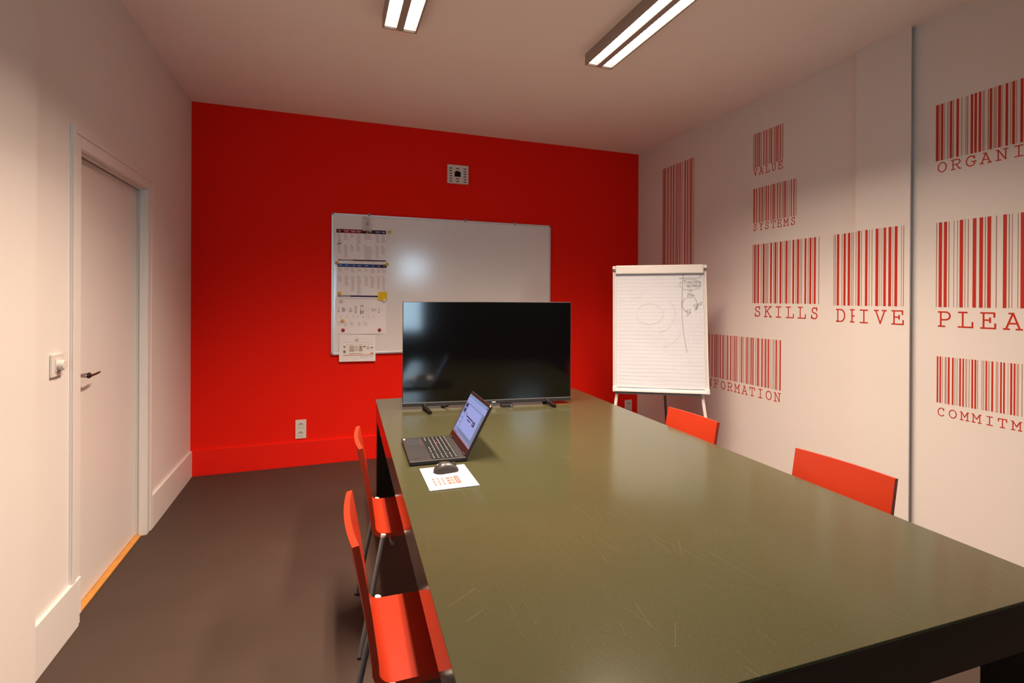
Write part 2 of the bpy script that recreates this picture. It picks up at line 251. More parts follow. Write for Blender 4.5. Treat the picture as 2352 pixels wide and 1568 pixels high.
# ------------------------------------------------------------------ the room shell
T = 0.15
struct(MB().box((XL-T, YN-T, -0.1), (XR+T, YB+T, 0)).build('floor', M_floor), 'dark brown woven floor covering of the whole room', 'floor')
struct(MB().box((XL-T, YN-T, HC), (XR+T, YB+T, HC+0.1)).build('ceiling', M_ceil), 'plain matte off white ceiling with two fixtures', 'ceiling')
struct(MB().box((XL-T, YB, 0), (XR+T, YB+T, HC)).build('wall_far', M_redw), 'deep red painted wall behind the whiteboard', 'wall')
DY0, DY1, DZ = 2.695, 3.560, 2.052              # door opening
wl = MB().box((XL-T, YN, 0), (XL, DY0, HC)).box((XL-T, DY1, 0), (XL, YB, HC)).box((XL-T, DY0, DZ), (XL, DY1, HC)).build('wall_left', M_white)
struct(wl, 'off white wall with the door and light switch', 'wall')
MB().box((XL, YN, 0), (XL+0.020, 2.316, HC)).build('pier', M_white, wl)
wr = MB().box((XR, YN, 0), (XR+T, YB, HC)).build('wall_right', M_white)
struct(wr, 'off white wall covered with red barcode lettering', 'wall')
WINS = ((-0.55, 0.10, 0.86, 2.10, 'white framed window reflected in the dark television'), (1.45, 2.05, 1.80, 2.36, 'high unseen window added to put a bluish glow on the whiteboard'))  # the second, high window is added only for the whiteboard's bluish glow
wn = MB(); xs = [XL-T]+[v for q in WINS for v in q[:2]]+[XR+T]
for k in range(0, len(xs), 2): wn.box((xs[k], YN-T, 0), (xs[k+1], YN, HC))
for (a, b, c, d, lb) in WINS: wn.box((a, YN-T, 0), (b, YN, c)).box((a, YN-T, d), (b, YN, HC))
M_near = mat('dark brown grey wall paint', (0.10, 0.08, 0.075), 0.8, 0.2)
struct(wn.build('wall_near', M_near), 'dark wall with one daylight window and one added window behind the camera', 'wall')
def glass_mat():
    m = bpy.data.materials.new('clear window glass'); m.use_nodes = True; nt = m.node_tree; nt.nodes.clear()
    o = nt.nodes.new('ShaderNodeOutputMaterial'); mx = nt.nodes.new('ShaderNodeMixShader'); fr = nt.nodes.new('ShaderNodeFresnel'); tr = nt.nodes.new('ShaderNodeBsdfTransparent'); gl = nt.nodes.new('ShaderNodeBsdfGlossy')
    gl.inputs['Roughness'].default_value = 0.02; fr.inputs['IOR'].default_value = 1.45; tr.inputs['Color'].default_value = (0.93, 0.96, 0.96, 1)
    nt.links.new(fr.outputs[0], mx.inputs[0]); nt.links.new(tr.outputs[0], mx.inputs[1]); nt.links.new(gl.outputs[0], mx.inputs[2]); nt.links.new(mx.outputs[0], o.inputs[0]); return m
M_glass = glass_mat()
def rel(o, lo, hi): c = Vector(o.location); return Vector(lo)-c, Vector(hi)-c
for k, (WX0, WX1, WZ0, WZ1, lb) in enumerate(WINS):
    win = thing('window_%d' % (k+1), lb, 'window', ((WX0+WX1)/2, YN-0.08, WZ0), kind='structure')
    fm = MB()
    for lo, hi in (((WX0, YN-0.11, WZ0), (WX0+0.05, YN-0.05, WZ1)), ((WX1-0.05, YN-0.11, WZ0), (WX1, YN-0.05, WZ1)), ((WX0+0.05, YN-0.11, WZ0), (WX1-0.05, YN-0.05, WZ0+0.05)), ((WX0+0.05, YN-0.11, WZ1-0.05), (WX1-0.05, YN-0.05, WZ1))): fm.box(*rel(win, lo, hi), 0.004)
    fm.build('window_frame', M_trim, win)
    MB().box(*rel(win, (WX0+0.05, YN-0.082, WZ0+0.05), (WX1-0.05, YN-0.078, WZ1-0.05))).build('pane', M_glass, win)
    MB().box(*rel(win, (WX0-0.03, YN, WZ0-0.03), (WX1+0.03, YN+0.06, WZ0)), 0.005).build('window_sill', M_trim, win)

# panel standing proud of the right wall, open on its near edge (a dark gap behind a thin board)
pn = MB().box((XP, PY0, 0), (XP+0.009, PY1, HC)).box((XP+0.009, PY0+0.16, 0), (XR, PY1, HC)).build('trim_1', M_white)
struct(pn, 'narrow white wall panel standing proud carrying half of DRIVE', 'wall panel')

# baseboards
struct(MB().box((XL, YB-BT, 0), (XR, YB, HB), 0.0015).build('baseboard_far', M_redt), 'red painted baseboard under the red wall', 'baseboard')
bl = MB().box((XL, 2.318, 0), (XL+BT, 2.668, HB), 0.0015).build('baseboard_left', M_trim)
struct(bl, 'white baseboard on the left wall at the door', 'baseboard')
MB().box((XL, 3.642, 0), (XL+BT, YB-BT-0.0005, HB), 0.0015).build('board_length', M_trim, bl)
MB().box((XL, 2.668, 0.045), (XL+BT, 2.690, HB), 0.0015).build('board_end', M_trim, bl)

# door in the left wall
dr = thing('door_1', 'white flush door in a white frame with lever handle', 'door', (XL, (DY0+DY1)/2, 0), kind='structure')
def dl(*b): return rel(dr, *b)
cs = MB()
CW = 0.078
for y0, y1, o0, o1 in ((DY0-CW, DY0, DY0-CW, DY0-CW+0.026), (DY1, DY1+CW, DY1+CW-0.026, DY1+CW)):
    cs.box(*dl((XL, y0, 0.0), (XL+0.010, y1, DZ+CW)), 0.0015)
    cs.box(*dl((XL+0.010, o0, 0.0), (XL+0.015, o1, DZ+CW)), 0.0015)
cs.box(*dl((XL, DY0, DZ), (XL+0.010, DY1, DZ+CW)), 0.0015).box(*dl((XL+0.010, DY0-CW+0.026, DZ+CW-0.026), (XL+0.015, DY1+CW-0.026, DZ+CW)), 0.0015)
cs.build('casing', M_trim, dr)
jb = MB()
jb.box(*dl((XL-0.12, DY1-0.004, 0.0), (XL+0.006, DY1+0.004, DZ))).box(*dl((XL-0.12, DY0-0.004, 0.0), (XL+0.006, DY0+0.004, DZ))).box(*dl((XL-0.12, DY0, DZ-0.004), (XL+0.006, DY1, DZ+0.004)))
jb.box(*dl((XL-0.030, DY1-0.012, 0.0), (XL-0.010, DY1-0.004, DZ-0.004)), 0.002).box(*dl((XL-0.030, DY0+0.004, 0.0), (XL-0.010, DY0+0.012, DZ-0.004)), 0.002).box(*dl((XL-0.030, DY0+0.004, DZ-0.012), (XL-0.010, DY1-0.004, DZ-0.004)), 0.002)
jb.build('jamb', M_trim, dr)
MB().box(*dl((XL-0.086, DY0+0.008, 0.012), (XL-0.046, DY1-0.008, DZ-0.009)), 0.001).build('door_leaf', M_trim, dr)
MB().box(*dl((XL-0.115, DY0+0.005, 0.0), (XL-0.015, DY1-0.005, 0.009)), 0.002).build('threshold', M_orange_wood, dr)
HY, HZ = 2.800, 1.055
hd = MB().lathe([(0, 0), (0.0115, 0), (0.0115, 0.048), (0.010, 0.05), (0, 0.05)], Vector((XL-0.046, HY, HZ))-dr.location, (1, 0, 0), 20).build('handle', M_chrome, dr)
tag(hd, 'chrome lever handle')
lv = []
for i in range(9):
    t = i/8; lv.append(Vector((XL+0.0+0.006*math.sin(t*PI), HY+0.002+0.115*t, HZ-0.004+0.004*math.sin(t*PI*0.5)))-dr.location)
MB().tube(lv, [0.010, 0.006, 0.0055, 0.005, 0.005, 0.005, 0.005, 0.005, 0.0045], 12).build('lever', M_bronze, hd)
MB().lathe([(0, 0), (0.012, 0), (0.014, 0.003), (0.012, 0.010), (0, 0.011)], Vector((XL-0.004, HY, HZ))-dr.location, (1, 0, 0), 18).build('lever_collar', M_bronze, hd)
MB().lathe([(0, 0), (0.024, 0), (0.024, 0.004), (0.0115, 0.006)], Vector((XL-0.046, HY, HZ))-dr.location, (1, 0, 0), 24).build('rose', M_chrome, dr)
MB().box(*dl((XL-0.117, DY0+0.002, 0.0), (XL-0.113, DY1-0.002, DZ))).build('rear_liner', M_dark, dr)

# light switch
SWY, SWZ = 2.499, 1.139
sw = thing('dimmer_switch', 'white square dimmer switch with a round knob beside the door', 'light switch', (XL, SWY, SWZ))
MB().box((0, -0.045, -0.045), (0.010, 0.045, 0.045), 0.003).build('cover_plate', M_cap, sw)
MB().box((0.010, -0.025, -0.025), (0.0125, 0.025, 0.025), 0.001).build('centre_plate', M_cap, sw)
MB().lathe([(0, 0.0125), (0.0205, 0.0125), (0.020, 0.030), (0.018, 0.0325), (0, 0.033)], (0, 0, 0), (1, 0, 0), 28).build('knob', M_cap, sw)

# double sockets on the red wall
def socket(x, z, label):
    s = thing('double_socket', label, 'wall socket', (x, YB, z))
    MB().box((-0.0425, -0.009, -0.079), (0.0425, 0, 0.079), 0.003).build('cover_plate', M_cap, s)
    for dz in (0.036, -0.036):
        o = MB().box((-0.0225, -0.0112, dz-0.0225), (0.0225, -0.009, dz+0.0225), 0.0006)
        o = o.build('outlet', M_cap, s)
        m = MB().lathe([(0.0192, 0.0), (0.0192, 0.0008), (0.0175, 0.0008), (0.0175, 0.0)], (0, -0.0112, dz), (0, -1, 0), 28); m.build('outlet_rim', M_cap, o)
        m = MB().prism(arc(0, dz, 0.0172, 0.0172, 8, 172, 14)+arc(0, dz+0.001, 0.0135, 0.0105, 172, 8, 14), lambda a, b, d: (a, -0.0112-d, b), 0.0, 0.0005); m.build('well_shade', mat('painted socket well shade', (0.2, 0.15, 0.12), 0.7), o)  # dark crescent painted on as the shade inside the round recess
        m = MB()
        for dx in (-0.0095, 0.0, 0.0095): m.lathe([(0, 0.0009), (0.0026, 0.0009), (0.0026, 0.0)], (dx, -0.0112, dz+0.004), (0, -1, 0), 12)
        m.build('pin_hole', mat('brown black hole', (0.06, 0.035, 0.03), 0.7), o)
    return s
socket(-0.211, 0.307, 'white double wall socket low on the red wall left of the table')
socket(2.987, 0.271, 'white double wall socket half hidden by table below the easel')

# slotted vent cover on the red wall
vx0, vx1, vz0, vz1 = 1.032, 1.225, 2.478, 2.649
vt = thing('vent_cover', 'white slotted plastic vent cover high on the red wall', 'vent cover', ((vx0+vx1)/2, YB, (vz0+vz1)/2))
us = [0, .085, .215, .33, .395, .56, .64, .775, .92, 1.0]
vs = [0, .085, .14, .225, .28, .365, .42, .505, .56, .645, .70, .785, .84, .925, 1.0]
def hole(i, j):
    if i in (1, 7) and j % 2 == 1 and j < 13: return True
    if i == 4 and j in (1, 3, 9, 11): return True
    if i in (3, 4, 5) and 5 <= j <= 8: return True
    return False
vb = MB(); WV, HV, DV = vx1-vx0, vz1-vz0, 0.022
def vp(u, v, d): return ((u-0.5)*WV, -d, (v-0.5)*HV)
for i in range(len(us)-1):
    for j in range(len(vs)-1):
        if hole(i, j): continue
        u0, u1, v0, v1 = us[i], us[i+1], vs[j], vs[j+1]
        vb.quad([vp(u0, v0, DV), vp(u1, v0, DV), vp(u1, v1, DV), vp(u0, v1, DV)])
        for (di, dj, a, b) in ((-1, 0, (u0, v0), (u0, v1)), (1, 0, (u1, v0), (u1, v1)), (0, -1, (u0, v0), (u1, v0)), (0, 1, (u0, v1), (u1, v1))):
            ii, jj = i+di, j+dj; edge = ii < 0 or jj < 0 or ii >= len(us)-1 or jj >= len(vs)-1
            if edge or hole(ii, jj):
                d0 = 0.0 if edge else 0.014
                vb.quad([vp(*a, DV), vp(*b, DV), vp(*b, d0), vp(*a, d0)])
bmesh.ops.remove_doubles(vb.bm, verts=vb.bm.verts, dist=1e-5)
vb.build('front_grille', mat('white vent plastic', (0.72, 0.66, 0.63), 0.5), vt)
MB().box((-WV/2+0.006, -0.010, -HV/2+0.006), (WV/2-0.006, -0.001, HV/2-0.006)).build('backing', mat('dark red recess', (0.16, 0.004, 0.006), 0.8), vt)
MB().box((-WV*0.165, -0.013, -HV*0.14), (WV*0.13, -0.010, HV*0.13)).build('centre_opening', M_dark, vt)
for sx in (-1, 1):
    MB().box((sx*WV/2-0.004 if sx > 0 else -WV/2-0.003, -DV-0.004, -HV/2), (WV/2+0.003 if sx > 0 else -WV/2+0.004, 0, HV/2), 0.002).build('side_rail', MATS['white vent plastic'], vt)

# ------------------------------------------------------------------ ceiling fixtures
def fixture(lx, ly, label):
    f = thing('ceiling_light', label, 'ceiling light', (lx, ly-LAMP_LEN/2, HC), group='louvred ceiling lights')
    hw, hl = LAMP_W/2, LAMP_LEN/2; zb = LAMP_Z-HC
    b = MB()
    b.box((-hw, -hl, zb), (-hw+0.010, hl, 0)).box((hw-0.010, -hl, zb), (hw, hl, 0))
    b.box((-hw+0.010, hl-0.008, zb), (hw-0.010, hl, 0)).box((-hw+0.010, -hl, zb), (hw-0.010, -hl+0.008, 0)).box((-hw+0.010, -hl+0.008, -0.004), (hw-0.010, hl-0.008, 0))
    b.build('housing', M_lampw, f)
    MB().box((-0.0185, -hl+0.008, zb+0.001), (0.0185, hl-0.008, -0.004)).build('centre_spine', M_lampw, f)
    for s in (-1, 1):
        MB().tube([(s*0.0510, -hl+0.03, zb+0.034), (s*0.0510, hl-0.03, zb+0.034)], 0.013, 14).build('fluorescent_tube', M_lampt, f)
    b = MB(); n = 46
    for s in (-1, 1):
        x0, x1 = (0.0185, hw-0.010) if s > 0 else (-hw+0.010, -0.0185)
        for k in range(n):
            y = -hl+0.02+(LAMP_LEN-0.04)*k/(n-1)
            b.box((x0, y-0.0006, zb+0.004), (x1, y+0.0006, zb+0.016))
    tag(b.build('louvre_blades', M_blade, f), kind='stuff')
    for s in (-1, 1):
        x0, x1 = (0.0185, hw-0.010) if s > 0 else (-hw+0.010, -0.0185)
        MB().box((x0, hl-0.030, zb+0.001), (x1, hl-0.022, zb+0.004)).build('end_plate', M_blade, f)
        MB().box((x0, -hl+0.008, zb+0.055), (x1, hl-0.008, zb+0.058)).build('reflector', M_blade, f)
fixture(LAMP_X[0], LAMP_ROWS[0], 'twin tube louvred ceiling light nearer the door')
fixture(LAMP_X[1], LAMP_ROWS[0], 'twin tube louvred ceiling light nearer the barcode wall')

# ------------------------------------------------------------------ lettering (slab serif strokes)
def S_curve(): return arc(.52, .745, .34, .235, 20, 270, 14)+arc(.50, .255, .40, .255, 90, -160, 16)[1:]
GL = {
 'A': [[(.30, 1), (.53, 1)], [(.50, 1), (.13, 0)], [(.52, 1), (.88, 0)], [(.26, .36), (.75, .36)], [(0, 0), (.30, 0)], [(.70, 0), (1, 0)]],
 'C': [arc(.52, .5, .47, .5, 52, 318, 22), [(.86, .72), (.86, .98)]],
 'D': [[(.20, 0), (.20, 1)], [(.04, 1), (.50, 1)]+arc(.50, .5, .46, .5, 90, -90, 16)+[(.04, 0)]],
 'E': [[(.20, 0), (.20, 1)], [(.02, 1), (.92, 1), (.92, .74)], [(.02, 0), (.98, 0), (.98, .29)], [(.20, .53), (.64, .53)], [(.64, .39), (.64, .67)]],
 'F': [[(.22, 0), (.22, 1)], [(.02, 1), (.95, 1), (.95, .72)], [(.02, 0), (.56, 0)], [(.22, .52), (.66, .52)], [(.66, .38), (.66, .66)]],
 'G': [arc(.48, .5, .46, .5, 50, 322, 22)+[(.86, .43)], [(.56, .43), (1, .43)], [(.83, .72), (.83, .98)]],
 'H': [[(.2, 0), (.2, 1)], [(.8, 0), (.8, 1)], [(.2, .5), (.8, .5)]],
 'I': [[(.5, 0), (.5, 1)], [(.04, 1), (.96, 1)], [(.04, 0), (.96, 0)]],
 'K': [[(.22, 0), (.22, 1)], [(.02, 1), (.42, 1)], [(.02, 0), (.42, 0)], [(.86, 1), (.22, .40)], [(.42, .57), (.86, 0)], [(.66, 1), (.98, 1)], [(.70, 0), (1, 0)]],
 'L': [[(.32, 0), (.32, 1)], [(.04, 1), (.60, 1)], [(.02, 0), (.98, 0), (.98, .33)]],
 'M': [[(.15, 0), (.15, 1), (.5, .40), (.85, 1), (.85, 0)], [(0, 1), (.16, 1)], [(.84, 1), (1, 1)], [(0, 0), (.34, 0)], [(.66, 0), (1, 0)]],
 'N': [[(.18, 0), (.18, 1), (.82, 0), (.82, 1)], [(0, 1), (.19, 1)], [(.62, 1), (1, 1)], [(0, 0), (.40, 0)]],
 'O': [arc(.5, .5, .48, .5, 0, 360, 28)],
 'P': [[(.22, 0), (.22, 1)], [(.03, 1), (.62, 1)]+arc(.62, .73, .36, .27, 90, -90, 12)+[(.22, .46)], [(.03, 0), (.55, 0)]],
 'R': [[(.20, 0), (.20, 1)], [(.02, 1), (.58, 1)]+arc(.58, .75, .32, .25, 90, -90, 12)+[(.20, .50)], [(.02, 0), (.42, 0)], [(.55, .48), (.84, 0), (1, 0)]],
 'S': [S_curve(), [(.86, .72), (.86, .99)], [(.08, .01), (.08, .30)]],
 'T': [[(.5, 0), (.5, 1)], [(.03, .70), (.03, 1), (.97, 1), (.97, .70)], [(.25, 0), (.75, 0)]],
 'U': [[(.16, 1), (.16, .36)]+arc(.5, .36, .34, .36, 180, 360, 14)+[(.84, 1)], [(0, 1), (.36, 1)], [(.64, 1), (1, 1)]],
 'V': [[(.12, 1), (.5, 0), (.88, 1)], [(0, 1), (.33, 1)], [(.67, 1), (1, 1)]],
 'Y': [[(.14, 1), (.5, .46), (.86, 1)], [(.5, .46), (.5, 0)], [(0, 1), (.32, 1)], [(.68, 1), (1, 1)], [(.26, 0), (.74, 0)]],
}
def clip_poly(pl, xmax):
    out = []; cur = []
    for (a, b) in zip(pl, pl[1:]):
        if a[0] > xmax and b[0] > xmax:
            if cur: out.append(cur); cur = []
            continue
        p, q = a, b
        if p[0] > xmax: t = (xmax-p[0])/(q[0]-p[0]); p = (xmax, p[1]+t*(q[1]-p[1]))
        if q[0] > xmax: t = (xmax-p[0])/(q[0]-p[0]); q = (xmax, p[1]+t*(q[1]-p[1]))
        if not cur: cur = [p]
        cur.append(q)
        if q != b: out.append(cur); cur = []
    if cur: out.append(cur)
    return out
def decal(key, text, label):
    d = DECALS[key]; ys = [y for k in ('thick', 'thin', 'pale', 'pthick', 'pthin') for p in d.get(k, []) for y in p]
    yc = (max(ys)+min(ys))/2; z0, z1 = d['z']; zb = d['tz'][0] if d['letters'] else z0
    t = thing('barcode_decal', label, 'wall decal', (XR, yc, zb), group='red barcode decals on the right wall')
    for suffix, xw in (('', XR), ('p', XP)):
        for kind, m, th in (('thick', M_vinyl, 0.0010), ('thin', M_vthin, 0.0008), ('pale', M_vpale, 0.0008)):
            for (ya, yb) in d.get(suffix+kind, []):
                MB().box((xw-th-XR, yb-yc, z0-zb), (xw-XR, ya-yc, z1-zb)).build('bar' if kind == 'thick' else 'thin_bar' if kind == 'thin' else 'pale_bar', m, t)
        for (c, ya, yb) in d.get(suffix+'letters', []):
            tz0, tz1 = d['tz']; h = tz1-tz0; b = MB()
            for pl in GL[c]:
                pls = [pl]
                if suffix == '' and yb < PY1 < ya: pls = clip_poly(pl, (ya-PY1)/(ya-yb)-0.03)
                for p in pls:
                    pp = [(ya-(ya-yb)*x-yc, tz0+h*zz-zb) for x, zz in p]
                    b.ribbon(pp, h*0.098, lambda a, bb, dd: (xw-dd-XR, a, bb), 0.0, 0.0009)
            b.build('letter', M_vinyl, t)
    return t
decal('TALL', '', 'tall red barcode without words above the easel on the right wall')
decal('VALUE', 'VALUE', 'small red barcode lettered VALUE high on the right wall')
decal('SYSTEMS', 'SYSTEMS', 'red barcode lettered SYSTEMS below the VALUE barcode')
decal('SKILLS', 'SKILLS', 'bold red barcode lettered SKILLS below the SYSTEMS barcode')
decal('DRIVE', 'DRIVE', 'bold red barcode lettered DRIVE running onto the proud panel')
decal('INFORMATION', 'INFORMATION', 'wide red barcode lettered INFORMATION low beside the easel')
decal('ORGANI', 'ORGANI', 'red barcode lettered ORGANI high beyond the proud panel')
decal('PLEA', 'PLEA', 'large red barcode lettered PLEA beyond the proud panel')
decal('COMMITM', 'COMMITM', 'red barcode lettered COMMITM lowest beyond the proud panel')

# ------------------------------------------------------------------ meeting table
TA = Vector((0.20509, 0.69983, 0)); TR = -0.03269; TW, TL = 1.42149, 2.70933; TZ = 0.75; BH = 0.114
tb = thing('meeting_table', 'long olive topped meeting table with glossy black square legs', 'table', TA, TR)
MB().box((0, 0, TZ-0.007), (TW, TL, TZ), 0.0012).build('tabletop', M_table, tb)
ap = MB(); e = 0.003; t_ = 0.03
ap.box((e, e, TZ-BH), (TW-e, e+t_, TZ-0.007)).box((e, TL-e-t_, TZ-BH), (TW-e, TL-e, TZ-0.007)).box((e, e+t_, TZ-BH), (e+t_, TL-e-t_, TZ-0.007)).box((TW-e-t_, e+t_, TZ-BH), (TW-e, TL-e-t_, TZ-0.007))
ap.box((e+t_, e+t_, TZ-0.03), (TW-e-t_, TL-e-t_, TZ-0.007))
ap.build('apron', M_side, tb)
LW, LD = 0.114, 0.114
for u0 in (e, TW-e-LW):
    for v0 in (e, TL-e-LD):
        MB().box((u0, v0, 0), (u0+LW, v0+LD, TZ-BH), 0.002).build('leg', M_side, tb)

# ------------------------------------------------------------------ chairs
CWD = 0.376; CT = 0.0165
def make_chair(label):
    c = thing('meeting_chair', label, 'chair', group='orange red chairs around the table')
    # inner profile (u forward, z up) from the top of the backrest to the front of the seat
    prof = [(0.0145, 0.812)]
    for i in range(1, 8): t = i/7; prof.append((0.0145+0.0480*t+0.003*math.sin(PI*t), 0.812-0.300*t))
    R = 0.036; cx, cz = 0.0628+R*0.99, 0.460+R
    prof += [(cx+R*math.cos(math.radians(a)), cz+R*math.sin(math.radians(a))) for a in range(196, 271, 12)]
    prof += [(0.115+0.041*i, 0.460-0.0006*i) for i in range(0, 8)]
    prof += [(0.432, 0.454), (0.447, 0.448)]
    # outer profile: offset by the thickness along the normal
    outer = []
    for i, p in enumerate(prof):
        a = Vector(prof[max(i-1, 0)]); b = Vector(prof[min(i+1, len(prof)-1)]); d = (b-a).normalized(); n = Vector((d.y, -d.x))
        outer.append((p[0]+n.x*CT, p[1]+n.y*CT))
    NV = 16; bm = bmesh.new()
    def bow(z, s): return 0.0135*(1-s*s)*max(0.0, min(1.0, (z-0.48)/0.30))
    def grid(pr):
        return [[bm.verts.new((p[0]-bow(p[1], -1+2*j/NV), (-1+2*j/NV)*CWD/2, p[1])) for j in range(NV+1)] for p in pr]
    gi, go = grid(prof), grid(outer); n = len(prof)
    for g, flip in ((gi, False), (go, True)):
        for i in range(n-1):
            for j in range(NV):
                q = [g[i][j], g[i+1][j], g[i+1][j+1], g[i][j+1]]
                f = bm.faces.new(q[::-1] if flip else q); f.smooth = True
    rim = []
    for i in range(n-1):
        for j in (0, NV): rim.append(bm.faces.new([gi[i][j], gi[i+1][j], go[i+1][j], go[i][j]]))
    for j in range(NV):
        for i in (0, n-1): rim.append(bm.faces.new([gi[i][j], gi[i][j+1], go[i][j+1], go[i][j]]))
    for f in rim:
        for ed in f.edges: ed.smooth = ed.smooth and False if any(ff not in rim for ff in ed.link_faces) else ed.smooth
    m = MB(); m.bm.free(); m.bm = bm; m.build('seat_shell', M_chair, c)
    for s in (-1, 1):
        for nm, top, ft in (('rear', (0.093, s*(CWD/2+0.0085), 0.4505), (0.004, s*(CWD/2+0.038), 0.0)), ('front', (0.395, s*(CWD/2+0.0085), 0.4465), (0.460, s*(CWD/2+0.038), 0.0))):
            a, b = Vector(top), Vector(ft); dr_ = (b-a).normalized()
            lg = MB().tube([a, b-dr_*0.008], 0.0099, 14).build('leg', M_tube, c)
            MB().tube([a-dr_*0.010, a-dr_*0.0005], 0.0101, 14).build('leg_cap', M_cap, lg)
            MB().tube([b-dr_*0.008, (b.x, b.y, 0.0005)], 0.0104, 12).build('foot_pad', M_black, lg)
    MB().tube([(0.13, -CWD/2-0.012, 0.42), (0.13, -CWD/2+0.03, 0.42), (0.13, CWD/2-0.03, 0.42), (0.13, CWD/2+0.012, 0.42)], 0.008, 10).build('crossbar', M_tube, c)
    MB().tube([(0.40, -CWD/2-0.012, 0.415), (0.40, CWD/2+0.012, 0.415)], 0.008, 10).build('crossbar', M_tube, c)
    return c
ch = make_chair('orange red chair on the door side nearest the camera')
ch.location = (0.0585, 1.462, 0); ch.rotation_euler.z = 0.0
def put(label, x, y, rz):
    c = copy_tree(ch); c.location = (x, y, 0); c.rotation_euler.z = rz; c['label'] = label; return c
put('orange red chair on the door side farther away beside the laptop', 0.1235, 2.285, -0.0247)
put('orange red chair on the barcode wall side farther away near the easel', 1.805, 2.168, PI+0.006)
put('orange red chair on the barcode wall side nearer the camera', 1.806, 1.346, PI+0.033)

# ------------------------------------------------------------------ television
TVY = -0.1315; tv = thing('television', 'large flat television with black screen standing on the table', 'television', (0.4151, 3.03, TZ), TVY)
W_, H_, Z0 = 1.0462, 0.6253, 0.0168
MB().box((0, 0.0, Z0), (W_, 0.022, Z0+H_), 0.002).build('cabinet', M_black, tv)
MB().box((0.12, 0.022, Z0+0.03), (W_-0.12, 0.058, Z0+0.36), 0.012).build('rear_housing', M_black, tv)
MB().box((0.004, -0.0012, Z0+0.025), (W_-0.004, 0.0, Z0+H_-0.004)).build('screen', M_screen, tv)
MB().box((0, -0.004, Z0+0.001), (W_, 0.0, Z0+0.0205), 0.0012).build('chin_strip', M_dgrey, tv)
MB().box((0, -0.0042, Z0+0.0205), (W_, 0.0, Z0+0.0245), 0.0005).build('trim_line', mat('dark silver trim', (0.30, 0.29, 0.29), 0.35, 0.5, metal=0.8), tv)
lg = MB(); x = 0.5385
for c_ in 'PHILIPS':
    pls = {'P': [[(0, 0), (0, 1), (.8, 1), (.8, .5), (0, .5)]], 'H': [[(0, 0), (0, 1)], [(.8, 0), (.8, 1)], [(0, .5), (.8, .5)]], 'I': [[(.2, 0), (.2, 1)]], 'L': [[(0, 1), (0, 0), (.7, 0)]], 'S': [[(.8, 1), (0, 1), (0, .5), (.8, .5), (.8, 0), (0, 0)]]}[c_]
    wv = 0.0019 if c_ == 'I' else 0.0039
    for pl in pls: lg.ribbon([(x+p[0]*0.0034, Z0+0.0072+p[1]*0.0062) for p in pl], 0.0012, lambda a, b, d: (a, -0.004-d, b), 0, 0.0006)
    x += wv
lg.build('logo', mat('bright silver lettering', (0.8, 0.8, 0.82), 0.3), tv)
for u0, u1, fw in ((0.128, 0.157, 0.150), (0.890, 0.908, 0.112)):
    ft = MB(); M_foot = mat('matte black moulded plastic', (0.006, 0.006, 0.006), 0.5, 0.3)
    for (a, b, ra) in (((u0, 0.008, Z0+0.006), (u0+0.005, -0.03, 0.0165), (0.017, 0.0125)), ((u0+0.005, -0.03, 0.0165), (u1, -fw, 0.0103), (0.0125, 0.0100)), ((u0, 0.012, Z0+0.006), (u0+0.008, 0.10, 0.0103), (0.017, 0.0100))):
        ft.tube([a, b], list(ra), 10)
    ft.build('foot', M_foot, tv)
bx = thing('media_adapter', 'small black box with status lights under the television', 'media box', (1.036, 2.936, TZ), TVY)
MB().box((-0.036, -0.03, 0.0005), (0.036, 0.03, 0.0155), 0.002).build('case', M_black, bx)
MB().box((0.020, -0.0312, 0.006), (0.030, -0.030, 0.010)).build('light', mat('pale violet lens', (0.4, 0.35, 0.6), 0.3), bx)
cb = [Vector(p) for p in ((0.655, 3.055, TZ+0.0045), (0.665, 3.020, TZ+0.0045), (0.678, 3.005, TZ+0.010), (0.70, 3.010, TZ+0.022), (0.735, 3.035, TZ+0.030), (0.78, 3.075, TZ+0.032), (0.84, 3.11, TZ+0.020), (0.90, 3.13, TZ+0.006), (1.0, 3.15, TZ+0.0045), (1.15, 3.16, TZ+0.0045))]
inv = Matrix.Translation((0.4151, 3.03, TZ)) @ Matrix.Rotation(TVY, 4, 'Z'); inv.invert()
MB().tube([inv @ p for p in cb], 0.004, 8).build('power_cable', M_black, tv)

# ------------------------------------------------------------------ laptop
lo = thing('laptop', 'open black laptop with a lit screen on the table', 'laptop', (0.3115, 2.177, TZ), -0.045)
LWD, LDP = 0.356, 0.231
bs = MB().box((0, -LWD/2, 0.0015), (LDP, LWD/2, 0.0175), 0.003).build('base', M_lapt, lo)
MB().box((0.016, 0.045, 0.0175), (0.078, 0.135, 0.0179)).build('touchpad', mat('satin black touchpad', (0.03, 0.03, 0.03), 0.3), bs)
MB().box((0.0768, 0.046, 0.0176), (0.0778, 0.134, 0.0180)).build('touchpad_stripe', mat('dull red line', (0.30, 0.03, 0.02), 0.5), bs)
kb = MB(); kx0, kx1, ky0, ky1 = 0.088, 0.196, -LWD/2+0.014, LWD/2-0.018
rows = 6; ncol = 19; kw = (ky1-ky0)/ncol; kh = (kx1-kx0)/rows
lgd = MB()
for r_ in range(rows):
    k = 0
    while k < ncol:
        span = 5 if (r_ == 0 and k == 4) else 2 if (k in (0, 13) and r_ in (1, 2, 3)) else 1
        a = ky1-k*kw-0.0009; b_ = ky1-(k+span)*kw+0.0009
        if k != 14 or r_ == 5:
            kb.box((kx0+r_*kh+0.0009, b_, 0.0176), (kx0+(r_+1)*kh-0.0009, a, 0.0192))
            if span < 5:
                xx = kx0+(r_+0.55)*kh; lgd.box((xx, (a+b_)/2-0.0011, 0.0192), (xx+0.0042, (a+b_)/2+0.0013, 0.0193))
        k += span
